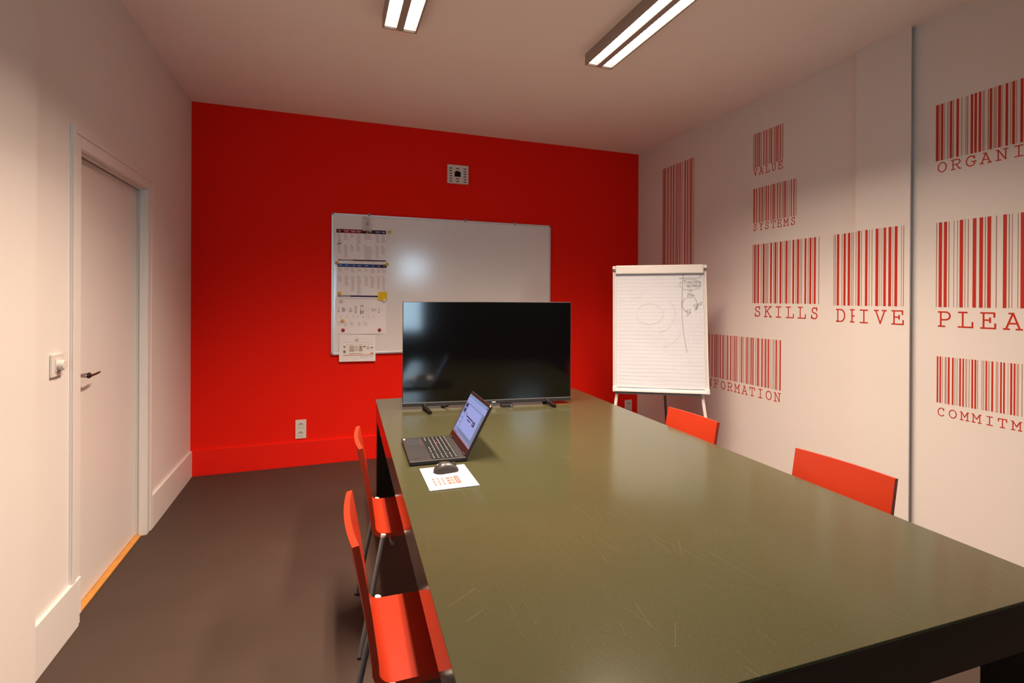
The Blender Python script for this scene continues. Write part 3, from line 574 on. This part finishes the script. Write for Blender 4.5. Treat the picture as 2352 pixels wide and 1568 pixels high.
tag(kb.build('keyboard_keys', M_key, bs), kind='stuff'); tag(lgd.build('key_legends', M_legend, bs), kind='stuff')
MB().lathe([(0.0035, 0.0192), (0.0035, 0.0208), (0, 0.0212)], (0.142, 0.052, 0), (0, 0, 1), 12).build('pointing_stick', M_redpt, bs)
MB().box((0.006, LWD/2-0.035, 0.0175), (0.014, LWD/2-0.015, 0.0178)).build('sticker', M_cap, bs)
MB().prism([(0.022, -0.150), (0.048, -0.135), (0.045, -0.128), (0.019, -0.143)], lambda a, b, d: (a, b, 0.0175+d), 0, 0.0003).build('emblem', M_bronze, bs)
LA = math.radians(27.5); hg = Vector((LDP-0.006, 0, 0.0165))
def lidp(h, v, d): return (hg.x+h*math.sin(LA)-(-d)*math.cos(LA)*-1*-1, v, hg.z+h*math.cos(LA)+d*math.sin(LA))
def lid_pt(h, v, d):        # h up the lid, d towards the keyboard side
    return (hg.x+h*math.sin(LA)-d*math.cos(LA), v, hg.z+h*math.cos(LA)+d*math.sin(LA))
def lidbox(mb, h0, h1, v0, v1, d0, d1, mi=0):
    mb.prism([(h0, v0), (h1, v0), (h1, v1), (h0, v1)], lambda a, b, d: lid_pt(a, b, d), d0, d1, mi)
LH = 0.228
m = MB(); lidbox(m, 0, LH, -LWD/2, LWD/2, -0.007, 0.0); ld_ = m.build('lid', M_lapt, lo)
m = MB(); lidbox(m, 0.001, LH-0.001, -LWD/2+0.001, LWD/2-0.001, 0.0, 0.0014); m.build('bezel', M_lapb, ld_)
sv0, sv1, sh0, sh1 = -LWD/2+0.011, LWD/2-0.011, 0.030, LH-0.013
m = MB(); dd0, dd1 = 0.0014, 0.0017
lidbox(m, sh0, sh1, sv0, sv1, dd0, dd1, 0)
def ui(a0, b0, a1, b1, mi, dz=0.0003):   # a: 0 left..1 right as the user sees it, b: 0 bottom..1 top
    v = lambda a: sv1-(sv1-sv0)*a
    h = lambda b: sh0+(sh1-sh0)*b
    lidbox(m, h(b0), h(b1), v(a1), v(a0), dd1, dd1+dz, mi)
ui(0, .93, 1, 1, 2); ui(0, .80, 1, .92, 1); ui(0, .785, 1, .795, 4); ui(.20, .16, .90, .76, 1, .0005); ui(.195, .08, .90, .155, 4); ui(0, .0, 1, .045, 5); ui(.905, .06, 1, .78, 4)
for i, (bb_, ink) in enumerate(((.68, 3), (.55, 3), (.42, 1), (.29, 1), (.16, 1))): ui(.05, bb_, .15, bb_+.09, ink, .0005)
for i in range(16): ui(.03+i*.058, .83+.03*(i % 2), .03+i*.058+.03, .845+.03*(i % 2), 4, .0005)
ui(.30, .50, .66, .53, 3, .0007); ui(.40, .44, .58, .465, 3, .0007); ui(.68, .42, .79, .53, 3, .0007); ui(.71, .45, .74, .50, 1, .0009); ui(.25, .53, .28, .57, 3, .0007); ui(.96, .94, .985, .985, 3, .0005)
for i in range(6): ui(.03+i*.035, .012, .05+i*.035, .034, 3, .0005)
m.build('screen', [SCR['bg'], SCR['page'], SCR['bar'], SCR['dark'], SCR['edge'], SCR['pink']], ld_)
for s in (-1, 1): MB().tube([(hg.x, s*(LWD/2-0.06), hg.z), (hg.x, s*(LWD/2-0.02), hg.z)], 0.006, 12).build('hinge', M_lapt, ld_)
m = MB(); lidbox(m, LH-0.006, LH+0.0004, -LWD/2-0.0004, -LWD/2+0.008, -0.001, 0.0022); m.build('corner_bumper', M_cap, ld_)

# ------------------------------------------------------------------ sheets, mouse
sh = thing('booklet', 'white booklet with red printed calculator grid under the mouse', 'booklet', (0.4195, 1.8325, TZ), -0.02)
MB().box((-0.088, -0.118, 0.0004), (0.088, 0.118, 0.0040), 0.0006).build('sheets', mat('white booklet paper', (0.58, 0.58, 0.61), 0.7, 0.2), sh)
pr = MB()
def pq(x0, y0, x1, y1, mi, d=0.0002): pr.box((x0, y0, 0.0040), (x1, y1, 0.0040+d), mi=mi)
for i in range(3):
    y0 = -0.006-i*0.026
    pq(-0.062, y0-0.020, 0.012, y0, 0)
    for k in range(3): pr.prism(arc(-0.050+k*0.016, y0-0.010, 0.0058, 0.0075, 0, 360, 12)[:-1], lambda a, b, d: (a, b, 0.0042+d), 0, 0.0002, 1)
    pq(-0.003, y0-0.0145, 0.008, y0-0.0135, 1, .0004); pq(0.002, y0-0.018, 0.003, y0-0.003, 1, .0004)
pq(0.016, -0.078, 0.034, 0.002, 0); pq(0.0245, -0.06, 0.0258, -0.018, 1, .0004)
for i in range(7): pq(0.044+0.002*(i % 2), -0.062+i*0.010, 0.045+0.002*(i % 2), -0.058+i*0.010, 2)
tag(pr.build('printed_content', [INK['red'], INK['paper'], INK['lgrey']], sh), kind='stuff')
cdn = thing('card', 'small white card lying on the booklet under the mouse', 'card', (0.4185, 1.8825, TZ+0.0046), -0.05)
MB().box((-0.066, -0.052, 0), (0.066, 0.052, 0.0006)).build('sheet', mat('bright white card', (0.67, 0.665, 0.69), 0.7, 0.2), cdn)
ms = thing('mouse', 'graphite wireless mouse resting on the white card', 'computer mouse', (0.4230, 1.8850, TZ+0.0053), 0.0)
bm = bmesh.new(); NU, NR = 20, 16; secs = []
for i in range(NU+1):
    t = i/NU; x = -0.050+0.100*t
    e_ = max(0.0, 1-abs(2*t-1)**2.6)**0.5
    wv = 0.0305*e_*(0.93+0.10*math.cos(2*PI*(t-0.15))); hv = 0.037*e_*(1.0-0.28*(t-0.38)**2*4 if t > 0.38 else 1.0-0.35*(0.38-t)**2*6)
    ring = []
    for k in range(NR+1):
        a = PI*k/NR; ca, sa = math.cos(a), math.sin(a)
        ring.append(bm.verts.new((x, wv*(abs(ca)**0.75)*(1 if ca >= 0 else -1), hv*(sa**0.72 if sa > 0 else 0))))
    secs.append(ring)
for a, b in zip(secs, secs[1:]):
    for k in range(NR):
        f = bm.faces.new([a[k], b[k], b[k+1], a[k+1]]); f.smooth = True; f.material_index = 1 if k < 4 or k >= NR-4 else 0
    f = bm.faces.new([a[0], a[-1], b[-1], b[0]])
bmesh.ops.remove_doubles(bm, verts=bm.verts, dist=1e-6)
m = MB(); m.bm.free(); m.bm = bm; m.build('body', [M_mouse, M_mgrip], ms)
MB().lathe([(0, -0.004), (0.009, -0.004), (0.010, -0.002), (0.010, 0.002), (0.009, 0.004), (0, 0.004)], (0.030, 0, 0.0225), (0, 1, 0), 20).build('scroll_wheel', M_black, ms)
MB().box((0.012, -0.0012, 0.0315), (0.022, 0.0012, 0.0345)).build('button_slit', M_black, ms)
MB().lathe([(0, 0), (0.003, 0), (0.003, 0.0008), (0, 0.001)], (-0.034, -0.004, 0.0292), (-0.35, 0, 1), 14).build('logo_dot', M_cap, ms)

# ------------------------------------------------------------------ whiteboard and what hangs on it
bx0, bx1, bz0, bz1 = 0.025, 2.072, 0.922, 2.139
wb = thing('whiteboard', 'large aluminium framed whiteboard on the red wall', 'whiteboard', (bx0, YB, bz0))
BW, BHH = bx1-bx0, bz1-bz0; BY = -0.018
MB().box((0.012, BY, 0.012), (BW-0.012, -0.004, BHH-0.012)).build('panel', M_board, wb)
fr = 0.018
MB().box((fr, BY-0.005, 0), (BW-fr, 0, fr), 0.002).build('frame_rail', M_alu, wb); MB().box((fr, BY-0.005, BHH-fr), (BW-fr, 0, BHH), 0.002).build('frame_rail', M_alu, wb)
MB().box((0, BY-0.005, fr), (fr, 0, BHH-fr), 0.002).build('frame_rail', M_alu, wb); MB().box((BW-fr, BY-0.005, fr), (BW, 0, BHH-fr), 0.002).build('frame_rail', M_alu, wb)
for cx in (0, BW-fr):
    for cz in (0, BHH-fr): MB().box((cx, BY-0.007, cz), (cx+fr, 0, cz+fr), 0.004).build('corner_cap', M_gcorner, wb)
for (px, pz) in BOARD['clips']:
    MB().box((px-bx0-0.011, BY-0.007, BHH-0.012), (px-bx0+0.011, -0.001, BHH+0.012), 0.002).build('mounting_clip', M_gcorner, wb)

YS = YB+BY                                          # face of the writing surface
def lerp2(q, u, v):                                  # quad corners TL, TR, BR, BL ; v down
    (ax, az), (bx_, bz), (cx, cz), (dx, dz) = q
    return (ax*(1-u)*(1-v)+bx_*u*(1-v)+cx*u*v+dx*(1-u)*v, az*(1-u)*(1-v)+bz*u*(1-v)+cz*u*v+dz*(1-u)*v)
class Sheet:
    def __init__(s, q, y, bulge=0.0, th=0.0005): s.q, s.y, s.b, s.th = q, y, bulge, th; s.pr = MB(); s.inks = []
    def off(s, u, v): return s.b*math.sin(PI*min(max(u, 0), 1))*v*v
    def pt(s, u, v, d): x, z = lerp2(s.q, u, v); return (x-s.o[0], s.y-s.off(u, v)-d-s.o[1], z-s.o[2])
    def make(s, name, label, cat, m=None):
        c = lerp2(s.q, .5, .5); s.o = (c[0], s.y, c[1]); t = thing(name, label, cat, s.o); s.t = t
        b = MB(); n = 12; 
        for d in (0.0, s.th):
            g = [[b.bm.verts.new(s.pt(i/n, j/n, d)) for i in range(n+1)] for j in range(n+1)]
            for j in range(n):
                for i in range(n): b.bm.faces.new([g[j][i], g[j][i+1], g[j+1][i+1], g[j+1][i]]).smooth = True
        b.build('sheet', m or M_paper, t); return t
    def ink(s, u0, v0, u1, v1, k, d=0.0004):
        if k not in s.inks: s.inks.append(k)
        n = max(1, int((u1-u0)*12)); mi = s.inks.index(k)
        for i in range(n):
            a = u0+(u1-u0)*i/n; b = u0+(u1-u0)*(i+1)/n
            s.pr.quad([s.pt(a, v0, s.th+d), s.pt(b, v0, s.th+d), s.pt(b, v1, s.th+d), s.pt(a, v1, s.th+d)], mi)
    def text(s, u0, v0, u1, v1, lines, k='lgrey'):
        for i in range(lines):
            v = v0+(v1-v0)*i/lines; e_ = u0+(u1-u0)*random.uniform(.6, 1)
            s.ink(u0, v, e_, v+(v1-v0)/lines*0.5, k)
    def done(s): tag(s.pr.build('printed_content', [INK[k] for k in s.inks], s.t, recalc=False), kind='stuff')
P = BOARD['posters']
s = Sheet(P[0], YS-0.0020); s.make('poster', 'white column poster with crimson to navy header, topmost on the whiteboard', 'poster')
for a, b, k in ((.01, .14, 'maroon'), (.14, .28, 'crimson'), (.28, .45, 'crimson'), (.45, .62, 'maroon'), (.62, .74, 'brown'), (.74, .88, 'navy'), (.88, .99, 'navy')): s.ink(a, .02, b, .135, k)
for c0, c1 in ((.04, .10), (.16, .25), (.29, .38), (.40, .49), (.64, .69), (.77, .87), (.90, .97)): s.ink(c0, .06, c1, .075, 'white', .0006); s.ink(c0+.01, .09, c1-.01, .10, 'white', .0006)
for x0, x1, n1, n2 in ((.03, .11, 9, 12), (.16, .24, 7, 19), (.285, .36, 4, 8), (.405, .49, 12, 8), (.555, .745, 6, 24), (.78, .865, 9, 18), (.90, .985, 9, 12)):
    s.ink(x0-.01, .15, x0+.02, .162, 'grey'); s.text(x0, .175, x1, .175+n1*.026, n1); s.ink(x0-.01, .505, x0+.035, .52, 'grey'); s.text(x0, .535, x1, .535+n2*.019, n2)
s.ink(.05, .945, .60, .982, 'maroon'); s.ink(.60, .945, .99, .982, 'purple'); s.ink(.08, .957, .33, .97, 'white', .0006); s.done()
s = Sheet(P[1], YS-0.0030, bulge=0.004); s.make('poster', 'white column poster with a blue header, second from the top', 'poster')
for a, b, k in ((.015, .20, 'midblue'), (.20, .36, 'midblue'), (.36, .60, 'blue'), (.60, .80, 'blue'), (.80, .99, 'purple')): s.ink(a, .01, b, .105, k)
for c0, c1 in ((.04, .10), (.17, .22), (.32, .35), (.41, .48), (.55, .62), (.70, .73), (.81, .86), (.93, .96)): s.ink(c0, .045, c1, .062, 'white', .0006)
for x0, x1, n1, n2 in ((.03, .11, 5, 8), (.16, .24, 3, 15), (.285, .36, 7, 24), (.405, .49, 5, 31), (.555, .63, 4, 15), (.67, .76, 7, 18), (.80, .88, 6, 20), (.905, .985, 6, 22)):
    s.ink(x0-.01, .125, x0+.02, .137, 'grey'); s.text(x0, .15, x1, .15+n1*.017, n1); s.ink(x0-.01, .36, x0+.04, .372, 'grey'); s.text(x0, .39, x1, .39+n2*.017, n2)
s.ink(.02, .915, .30, .958, 'navy'); s.ink(.30, .915, .82, .958, 'navy'); s.ink(.03, .929, .27, .945, 'white', .0006); s.done()
s = Sheet(P[2], YS-0.0012, bulge=0.008); s.make('poster', 'white sheet of small black diagrams, third from the top', 'poster')
for u, vv in ((.055, (.28, .33, .38)), (.845, (.29, .34, .385))):
    for v in vv: s.ink(u, v, u+.02, v+.028, 'black' if v > .37 else 'grey')
s.ink(.13, .29, .18, .305, 'black'); s.ink(.13, .325, .20, .34, 'black'); s.ink(.13, .365, .185, .385, 'black')
for du, dv in ((.28, .29), (.30, .31), (.27, .34), (.29, .36), (.31, .36), (.265, .385), (.295, .385)): s.ink(du, dv, du+.014, dv+.018, 'black')
for i in range(7): s.ink(.365, .235+i*.032, .372, .245+i*.032, 'grey'); s.ink(.385, .235+i*.032, .40+.008*(i % 3), .249+i*.032, 'black')
s.ink(.487, .215, .52, .235, 'brown'); s.ink(.487, .24, .50, .29, 'tan'); s.ink(.487, .30, .50, .36, 'grey'); s.ink(.487, .36, .503, .46, 'black'); s.ink(.53, .215, .542, .26, 'brown'); s.ink(.53, .30, .542, .33, 'grey'); s.ink(.53, .36, .545, .445, 'black')
for u in (.59, .64):
    for v in (.28, .34, .455): s.ink(u, v, u+.01, v+.015, 'black')
for i in range(4):
    for j in range(3): s.ink(.705+i*.023, .30+j*.03, .715+i*.023, .317+j*.03, 'black')
s.ink(.80, .33, .812, .345, 'black'); s.ink(.92, .33, .95, .337, 'grey')
for x0, x1 in ((.09, .13), (.21, .26), (.325, .37), (.42, .47), (.52, .595), (.62, .675), (.725, .785)): s.text(x0, .515, x1, .56, 3)
for x0, x1, n in ((.05, .11, 4), (.165, .24, 6), (.28, .36, 4), (.435, .50, 5), (.55, .64, 4)): s.ink(x0, .67, x0+.025, .685, 'grey'); s.text(x0, .70, x1, .70+n*.018, n)
s.done()
YF = YB+BY-0.0082
s = Sheet(P[3], YF); s.make('poster', 'small planning sheet with orange bars hanging over the bottom frame', 'poster')
s.ink(.10, .25, .22, .255, 'lgrey'); s.ink(.11, .29, .94, .30, 'lgrey')
for x0, x1 in ((.20, .25), (.30, .38), (.45, .49), (.53, .63), (.68, .72), (.79, .82), (.88, .91)): s.ink(x0, .375, x1, .387, 'grey')
for x0, v in ((.11, .44), (.11, .60), (.11, .645), (.66, .44), (.865, .475)): s.ink(x0, v, x0+.065, v+.032, 'black')
s.ink(.13, .50, .16, .53, 'grey'); s.ink(.27, .42, .415, .60, 'tan'); s.ink(.43, .42, .51, .60, 'paper'); s.ink(.53, .42, .64, .60, 'tan'); s.ink(.585, .425, .60, .56, 'brown', .0006)
s.ink(.275, .605, .415, .63, 'olive'); s.ink(.43, .605, .51, .622, 'lgrey'); s.ink(.53, .60, .64, .622, 'olive'); s.ink(.755, .46, .83, .485, 'olive'); s.ink(.755, .525, .83, .547, 'olive')
s.ink(.275, .70, .40, .722, 'olive'); s.ink(.40, .698, .64, .716, 'orange'); s.ink(.11, .755, .94, .778, 'orange'); s.ink(.855, .68, .94, .73, 'orange'); s.ink(.893, .51, .896, .68, 'grey')
for x0 in (.59, .71, .84): s.ink(x0, .825, x0+.02, .84, 'black'); s.ink(x0+.03, .828, x0+.09, .84, 'lgrey')
s.ink(.34, .86, .75, .866, 'lgrey'); s.ink(.36, .93, .50, .935, 'lgrey'); s.ink(.74, .925, .94, .93, 'lgrey'); s.done()
s = Sheet(BOARD['note'], YS-0.0105); s.make('sticky_note', 'yellow sticky note at the right edge of the posters', 'sticky note', M_note); s.pr.bm.free()
hold = BOARD['holder']
hx0, hx1, hz0, hz1 = hold[0][0], hold[1][0], hold[2][1], hold[0][1]
hh = thing('hanging_pocket', 'clear plastic pocket hanging from the whiteboard top edge', 'plastic pocket', ((hx0+hx1)/2, YS-0.009, hz1))
MB().box((-(hx1-hx0)/2, -0.001, hz0-hz1), ((hx1-hx0)/2, 0.001, 0)).build('pocket', M_clear, hh)
MB().box((-(hx1-hx0)/2, -0.002, hz0-hz1), ((hx1-hx0)/2, 0.002, hz0-hz1+0.008)).build('lower_lip', M_clear, hh)
MB().tube([(0, 0.0, hz0-hz1+0.004), (0, -0.004, hz0-hz1-0.004), (0, -0.004, hz0-hz1-0.026)], 0.004, 8).build('hook', M_silver, hh)
MB().box((-0.014, -0.0018, -0.075), (0.012, -0.001, -0.050)).build('printed_mark', mat('blue grey print', (0.30, 0.34, 0.45), 0.6), hh)
MGN = ['yellow magnet beside the top right corner of the top poster', 'orange magnet at the left between the two upper posters', 'yellow magnet at the right between the two upper posters', 'yellow magnet at the lower left of the blue headed poster',
       'white magnet at the upper left of the diagram sheet', 'white magnet over the sticky note corner', 'yellow magnet in the lower left of the diagram sheet', 'dark red magnet at the bottom left of the diagram sheet', 'dark red magnet at the bottom right of the diagram sheet', 'white magnet holding the small planning sheet']
MGM = [M_yellow, M_orange, M_yellow, M_yellow, M_cap, M_cap, M_yellow, M_redm, M_redm, M_cap]
MGY = [YS-0.0006, YS-0.0042, YS-0.0042, YS-0.0056, YS-0.0056, YS-0.0120, YS-0.0100, YS-0.0060, YS-0.0060, YF-0.0016]
for (px, pz), lb, mm, yy in zip(BOARD['mags'], MGN, MGM, MGY):
    o = MB().lathe([(0, 0), (0.0145, 0), (0.0150, 0.002), (0.0140, 0.0075), (0.0115, 0.009), (0, 0.0092)], (0, 0, 0), (0, -1, 0), 24).build('magnet', mm)
    o.location = (px, yy, pz); tag(o, lb, 'magnet', 'round magnets on the whiteboard')
px, pz = BOARD['mags'][10]
mh = thing('magnetic_hook', 'round chrome magnetic hook on the topmost poster', 'hook', (px, YS-0.0032, pz))
MB().lathe([(0, 0), (0.0165, 0), (0.0170, 0.004), (0.0120, 0.0085), (0.006, 0.010), (0, 0.011)], (0, 0, 0), (0, -1, 0), 26).build('base', M_chrome, mh)
MB().tube([(0, -0.009, -0.004), (-0.008, -0.013, -0.014), (-0.016, -0.016, -0.017), (-0.024, -0.016, -0.012)], 0.003, 8).build('hook_arm', M_bronze, mh)
px, pz = BOARD['mags'][11]
o = MB().lathe([(0, 0), (0.0145, 0), (0.0150, 0.002), (0.0140, 0.0075), (0.0115, 0.009), (0, 0.0092)], (0, 0, 0), (0, -1, 0), 24).build('magnet', M_cap)
o.location = (px, YS-0.0105, pz); tag(o, 'white magnet on the clear hanging pocket', 'magnet', 'round magnets on the whiteboard')

# ------------------------------------------------------------------ flipchart easel
FB = Vector((2.1203, 3.4835, 0.6947)); FY, FL, FR = -0.5613, 0.1364, 0.0079; FW, FH = 0.72, 0.9963
ex = Vector((math.cos(FY), math.sin(FY), 0)); nb = Vector((-math.sin(FY), math.cos(FY), 0))
up = Vector((0, 0, 1))*math.cos(FL)+nb*math.sin(FL)
ex2 = ex*math.cos(FR)+up*math.sin(FR); up2 = -ex*math.sin(FR)+up*math.cos(FR); nf = ex2.cross(up2)   # nf points to the viewer
ez = thing('flipchart_easel', 'white flipchart easel standing in the far right corner', 'easel', (FB.x+ex.x*0.36, FB.y+ex.y*0.36, 0))
EO = Vector(ez.location)
def fp(a, b, d): return FB+ex2*a+up2*b+nf*d-EO
MF = Matrix.Identity(4)
for i, v_ in enumerate((ex2, up2, nf)):
    MF[0][i], MF[1][i], MF[2][i] = v_.x, v_.y, v_.z
MF.translation = FB-EO
MB().box((0.01, 0.01, -0.012), (FW-0.01, FH-0.01, 0.0), 0.001, M=MF).build('board', M_easel, ez)
for a0 in (0.0, FW-0.024):
    MB().box((a0, 0.03, -0.016), (a0+0.009, FH-0.045, 0.008), 0.003, M=MF).box((a0+0.011, 0.03, -0.014), (a0+0.024, FH-0.045, 0.006), 0.003, M=MF).build('side_rail', M_easel, ez)
MB().box((0.022, FH-0.072, 0.004), (FW-0.022, FH, 0.030), 0.009, M=MF, seg=3).build('clamp_bar', M_easel, ez)
for a0 in (-0.002, FW-0.026):
    c = MB().box((a0, FH-0.030, -0.018), (a0+0.030, FH-0.004, 0.022), 0.003, M=MF).build('top_corner', M_easel, ez)
    MB().box((a0+0.004, FH-0.046, -0.014), (a0+0.026, FH-0.030, 0.016), 0.002, M=MF).build('corner_insert', M_easeld, c)
MB().box((0.02, -0.005, -0.016), (FW-0.02, 0.020, 0.006), 0.003, M=MF).box((0.02, -0.008, 0.006), (FW-0.02, 0.008, 0.045), 0.003, M=MF).build('pen_tray', M_easel, ez)
MB().box((0.03, -0.026, -0.03), (FW-0.06, -0.008, 0.030), 0.003, M=MF).build('under_rail', M_easeld, ez)
for a0 in (-0.002, FW-0.032): MB().box((a0, -0.012, -0.020), (a0+0.034, 0.032, 0.030), 0.006, M=MF).build('bottom_corner', M_easel, ez)
dn = -up2
for a0, sx in ((0.036, -1), (FW-0.055, 1)):
    top = fp(a0, 0.02, -0.008); k = (top.z-0.006)/(-(dn+ex2*sx*0.12).z); ft = top+(dn+ex2*sx*0.12)*k
    lgo = MB().tube([top, top+(ft-top)*0.55], 0.0125, 12).tube([top+(ft-top)*0.5, ft], 0.0095, 12).build('leg', M_easel, ez)
    MB().tube([ft+Vector((0, 0, 0.02)), ft-Vector((0, 0, 0.0055))], 0.013, 12).build('foot', M_black, lgo)
topb = fp(FW*0.5, FH*0.82, -0.02); ftb = Vector(((3.0226, 3.9793)[0], (3.0226, 3.9793)[1], 0.006))-EO
lgo = MB().tube([topb, ftb], 0.0115, 12).build('leg', M_easeld, ez)
MB().tube([ftb+Vector((0, 0, 0.02)), ftb-Vector((0, 0, 0.0055))], 0.013, 12).build('foot', M_black, lgo)

pd = thing('flipchart_pad', 'large white paper pad with marker sketch on the easel', 'paper pad', ez.location)
pad = MB(); n = 14
for d in (0.0012, 0.006):
    g = [[pad.bm.verts.new(fp(0.026+(FW-0.052)*i/n, 0.026+(FH-0.10)*j/n, d+(0.003*math.sin(j*0.9)+0.002*math.sin(i*0.7+j*1.3))*(1 if d > 0.002 else 0)*(1-j/n))) for i in range(n+1)] for j in range(n+1)]
    for j in range(n):
        for i in range(n): pad.bm.faces.new([g[j][i], g[j][i+1], g[j+1][i+1], g[j+1][i]]).smooth = True
padm = M_pad
pad.build('sheets', padm, pd)
gl = MB()
def pad_d(a, b): return 0.0105 if b < 0.55 else 0.0085
for i in range(1, 22):
    a = 0.026+(FW-0.052)*i/22
    gl.ribbon([(a, 0.03), (a, FH-0.08)], 0.0006, lambda x, y, d: fp(x, y, d), 0.0115, 0.0117)
for j in range(1, 30):
    b = 0.03+(FH-0.11)*j/30; gl.ribbon([(0.028, b), (FW-0.028, b)], 0.0006, lambda x, y, d: fp(x, y, d), 0.0115, 0.0117)
tag(gl.build('squared_lines', M_grid, pd), kind='stuff')
def zp(x, y):     # sketch coordinates -> board coordinates
    t = (y-80)/1170; xl = 115-5*t; xr = 960+52*t; a = (x-xl)/(xr-xl); yb = 1232+43*a; return (a*FW, (1-(y-80)/(yb-80))*FH)
fn = lambda x, y, d: fp(x, y, d)
def dr_(pts, wd=0.0028, mi=0, sk=None):
    m = sk or MB(); m.ribbon([zp(*p) for p in pts], wd*(0.45 if mi else 0.65), fn, 0.0119, 0.0123)
    if sk is None: m.build('pen_stroke', (M_ink, M_inkf)[mi], pd)
dr_([(748, 156), (910, 156), (912, 200)], .004); dr_([(722, 206), (912, 203)], .003); dr_([(745, 155), (758, 178), (758, 210)], .004)
dr_([(757, 210), (750, 330), (748, 450), (752, 560), (765, 690), (785, 810), (805, 900)], .003)
dr_(arc(823, 268, 95, 50, 0, 360, 32), .0022)
dr_([(802, 352), (862, 370), (818, 396)], .003); dr_([(800, 372), (850, 366)]); dr_([(803, 352), (800, 394)])
dr_(arc(820, 455, 67, 74, -60, 50, 16)); dr_(arc(820, 455, 67, 74, 75, 235, 20))
dr_([(856, 462), (903, 450), (882, 505), (856, 462)]); dr_([(890, 458), (880, 495)]); dr_([(790, 512), (826, 503), (822, 545), (790, 565)]); dr_([(790, 512), (803, 545)])
dr_([(815, 343), (817, 324), (822, 319), (833, 318), (833, 342)]); dr_([(913, 442), (932, 435)]); dr_([(922, 438), (922, 458)]); dr_([(912, 460), (928, 457)])
dr_(arc(458, 538, 120, 98, 0, 360, 40), .0022, 1); dr_([(630, 415), (665, 455), (688, 520), (685, 585), (655, 645), (600, 693), (540, 712)], .0022, 1)
dr_([(755, 710), (725, 755), (680, 800), (630, 830), (580, 848)], .002, 1); dr_([(270, 430), (300, 397), (335, 380), (375, 370)], .002, 1)
HW = {'T': [[(0, 1), (1, 1)], [(.4, 1), (.4, 0)]], 'r': [[(.2, 0), (.2, .6)], [(.2, .4), (.5, .6), (.8, .55)]], 'a': [arc(.42, .3, .32, .3, 0, 360, 10), [(.75, .6), (.78, 0)]], 'n': [[(.2, 0), (.2, .6)], [(.2, .4), (.5, .6), (.75, .45), (.75, 0)]],
      's': [[(.75, .6), (.3, .5), (.65, .25), (.2, 0)]], 'f': [[(.8, 1.05), (.45, .85), (.4, -.35)], [(.1, .5), (.75, .5)]], 'o': [arc(.5, .3, .33, .3, 0, 360, 10)], 'm': [[(.1, 0), (.1, .6)], [(.1, .4), (.3, .6), (.48, .45), (.48, 0)], [(.48, .4), (.7, .6), (.9, .45), (.9, 0)]],
      'i': [[(.4, 0), (.4, .6)], [(.4, .78), (.4, .84)]], 'p': [[(.2, -.5), (.2, .6)], arc(.47, .3, .28, .3, 150, -150, 10)], 'l': [[(.4, 0), (.4, 1.05)]], 'e': [[(.2, .32), (.75, .36)]+arc(.48, .32, .28, .3, 15, 320, 10)], 't': [[(.4, 0), (.4, .95)], [(.1, .6), (.75, .62)]]}
def hand(txt, x0, y0, x1, h):
    wv = (x1-x0)/len(txt); m = MB()
    for i, c_ in enumerate(txt):
        for pl in HW[c_]: dr_([(x0+(i+p[0]*0.95)*wv, y0-p[1]*h) for p in pl], .0022, 0, m)
    tag(m.build('handwritten_word', M_ink, pd), kind='stuff')
hand('Transform', 766, 258, 914, 34); hand('implement', 780, 290, 916, 30)
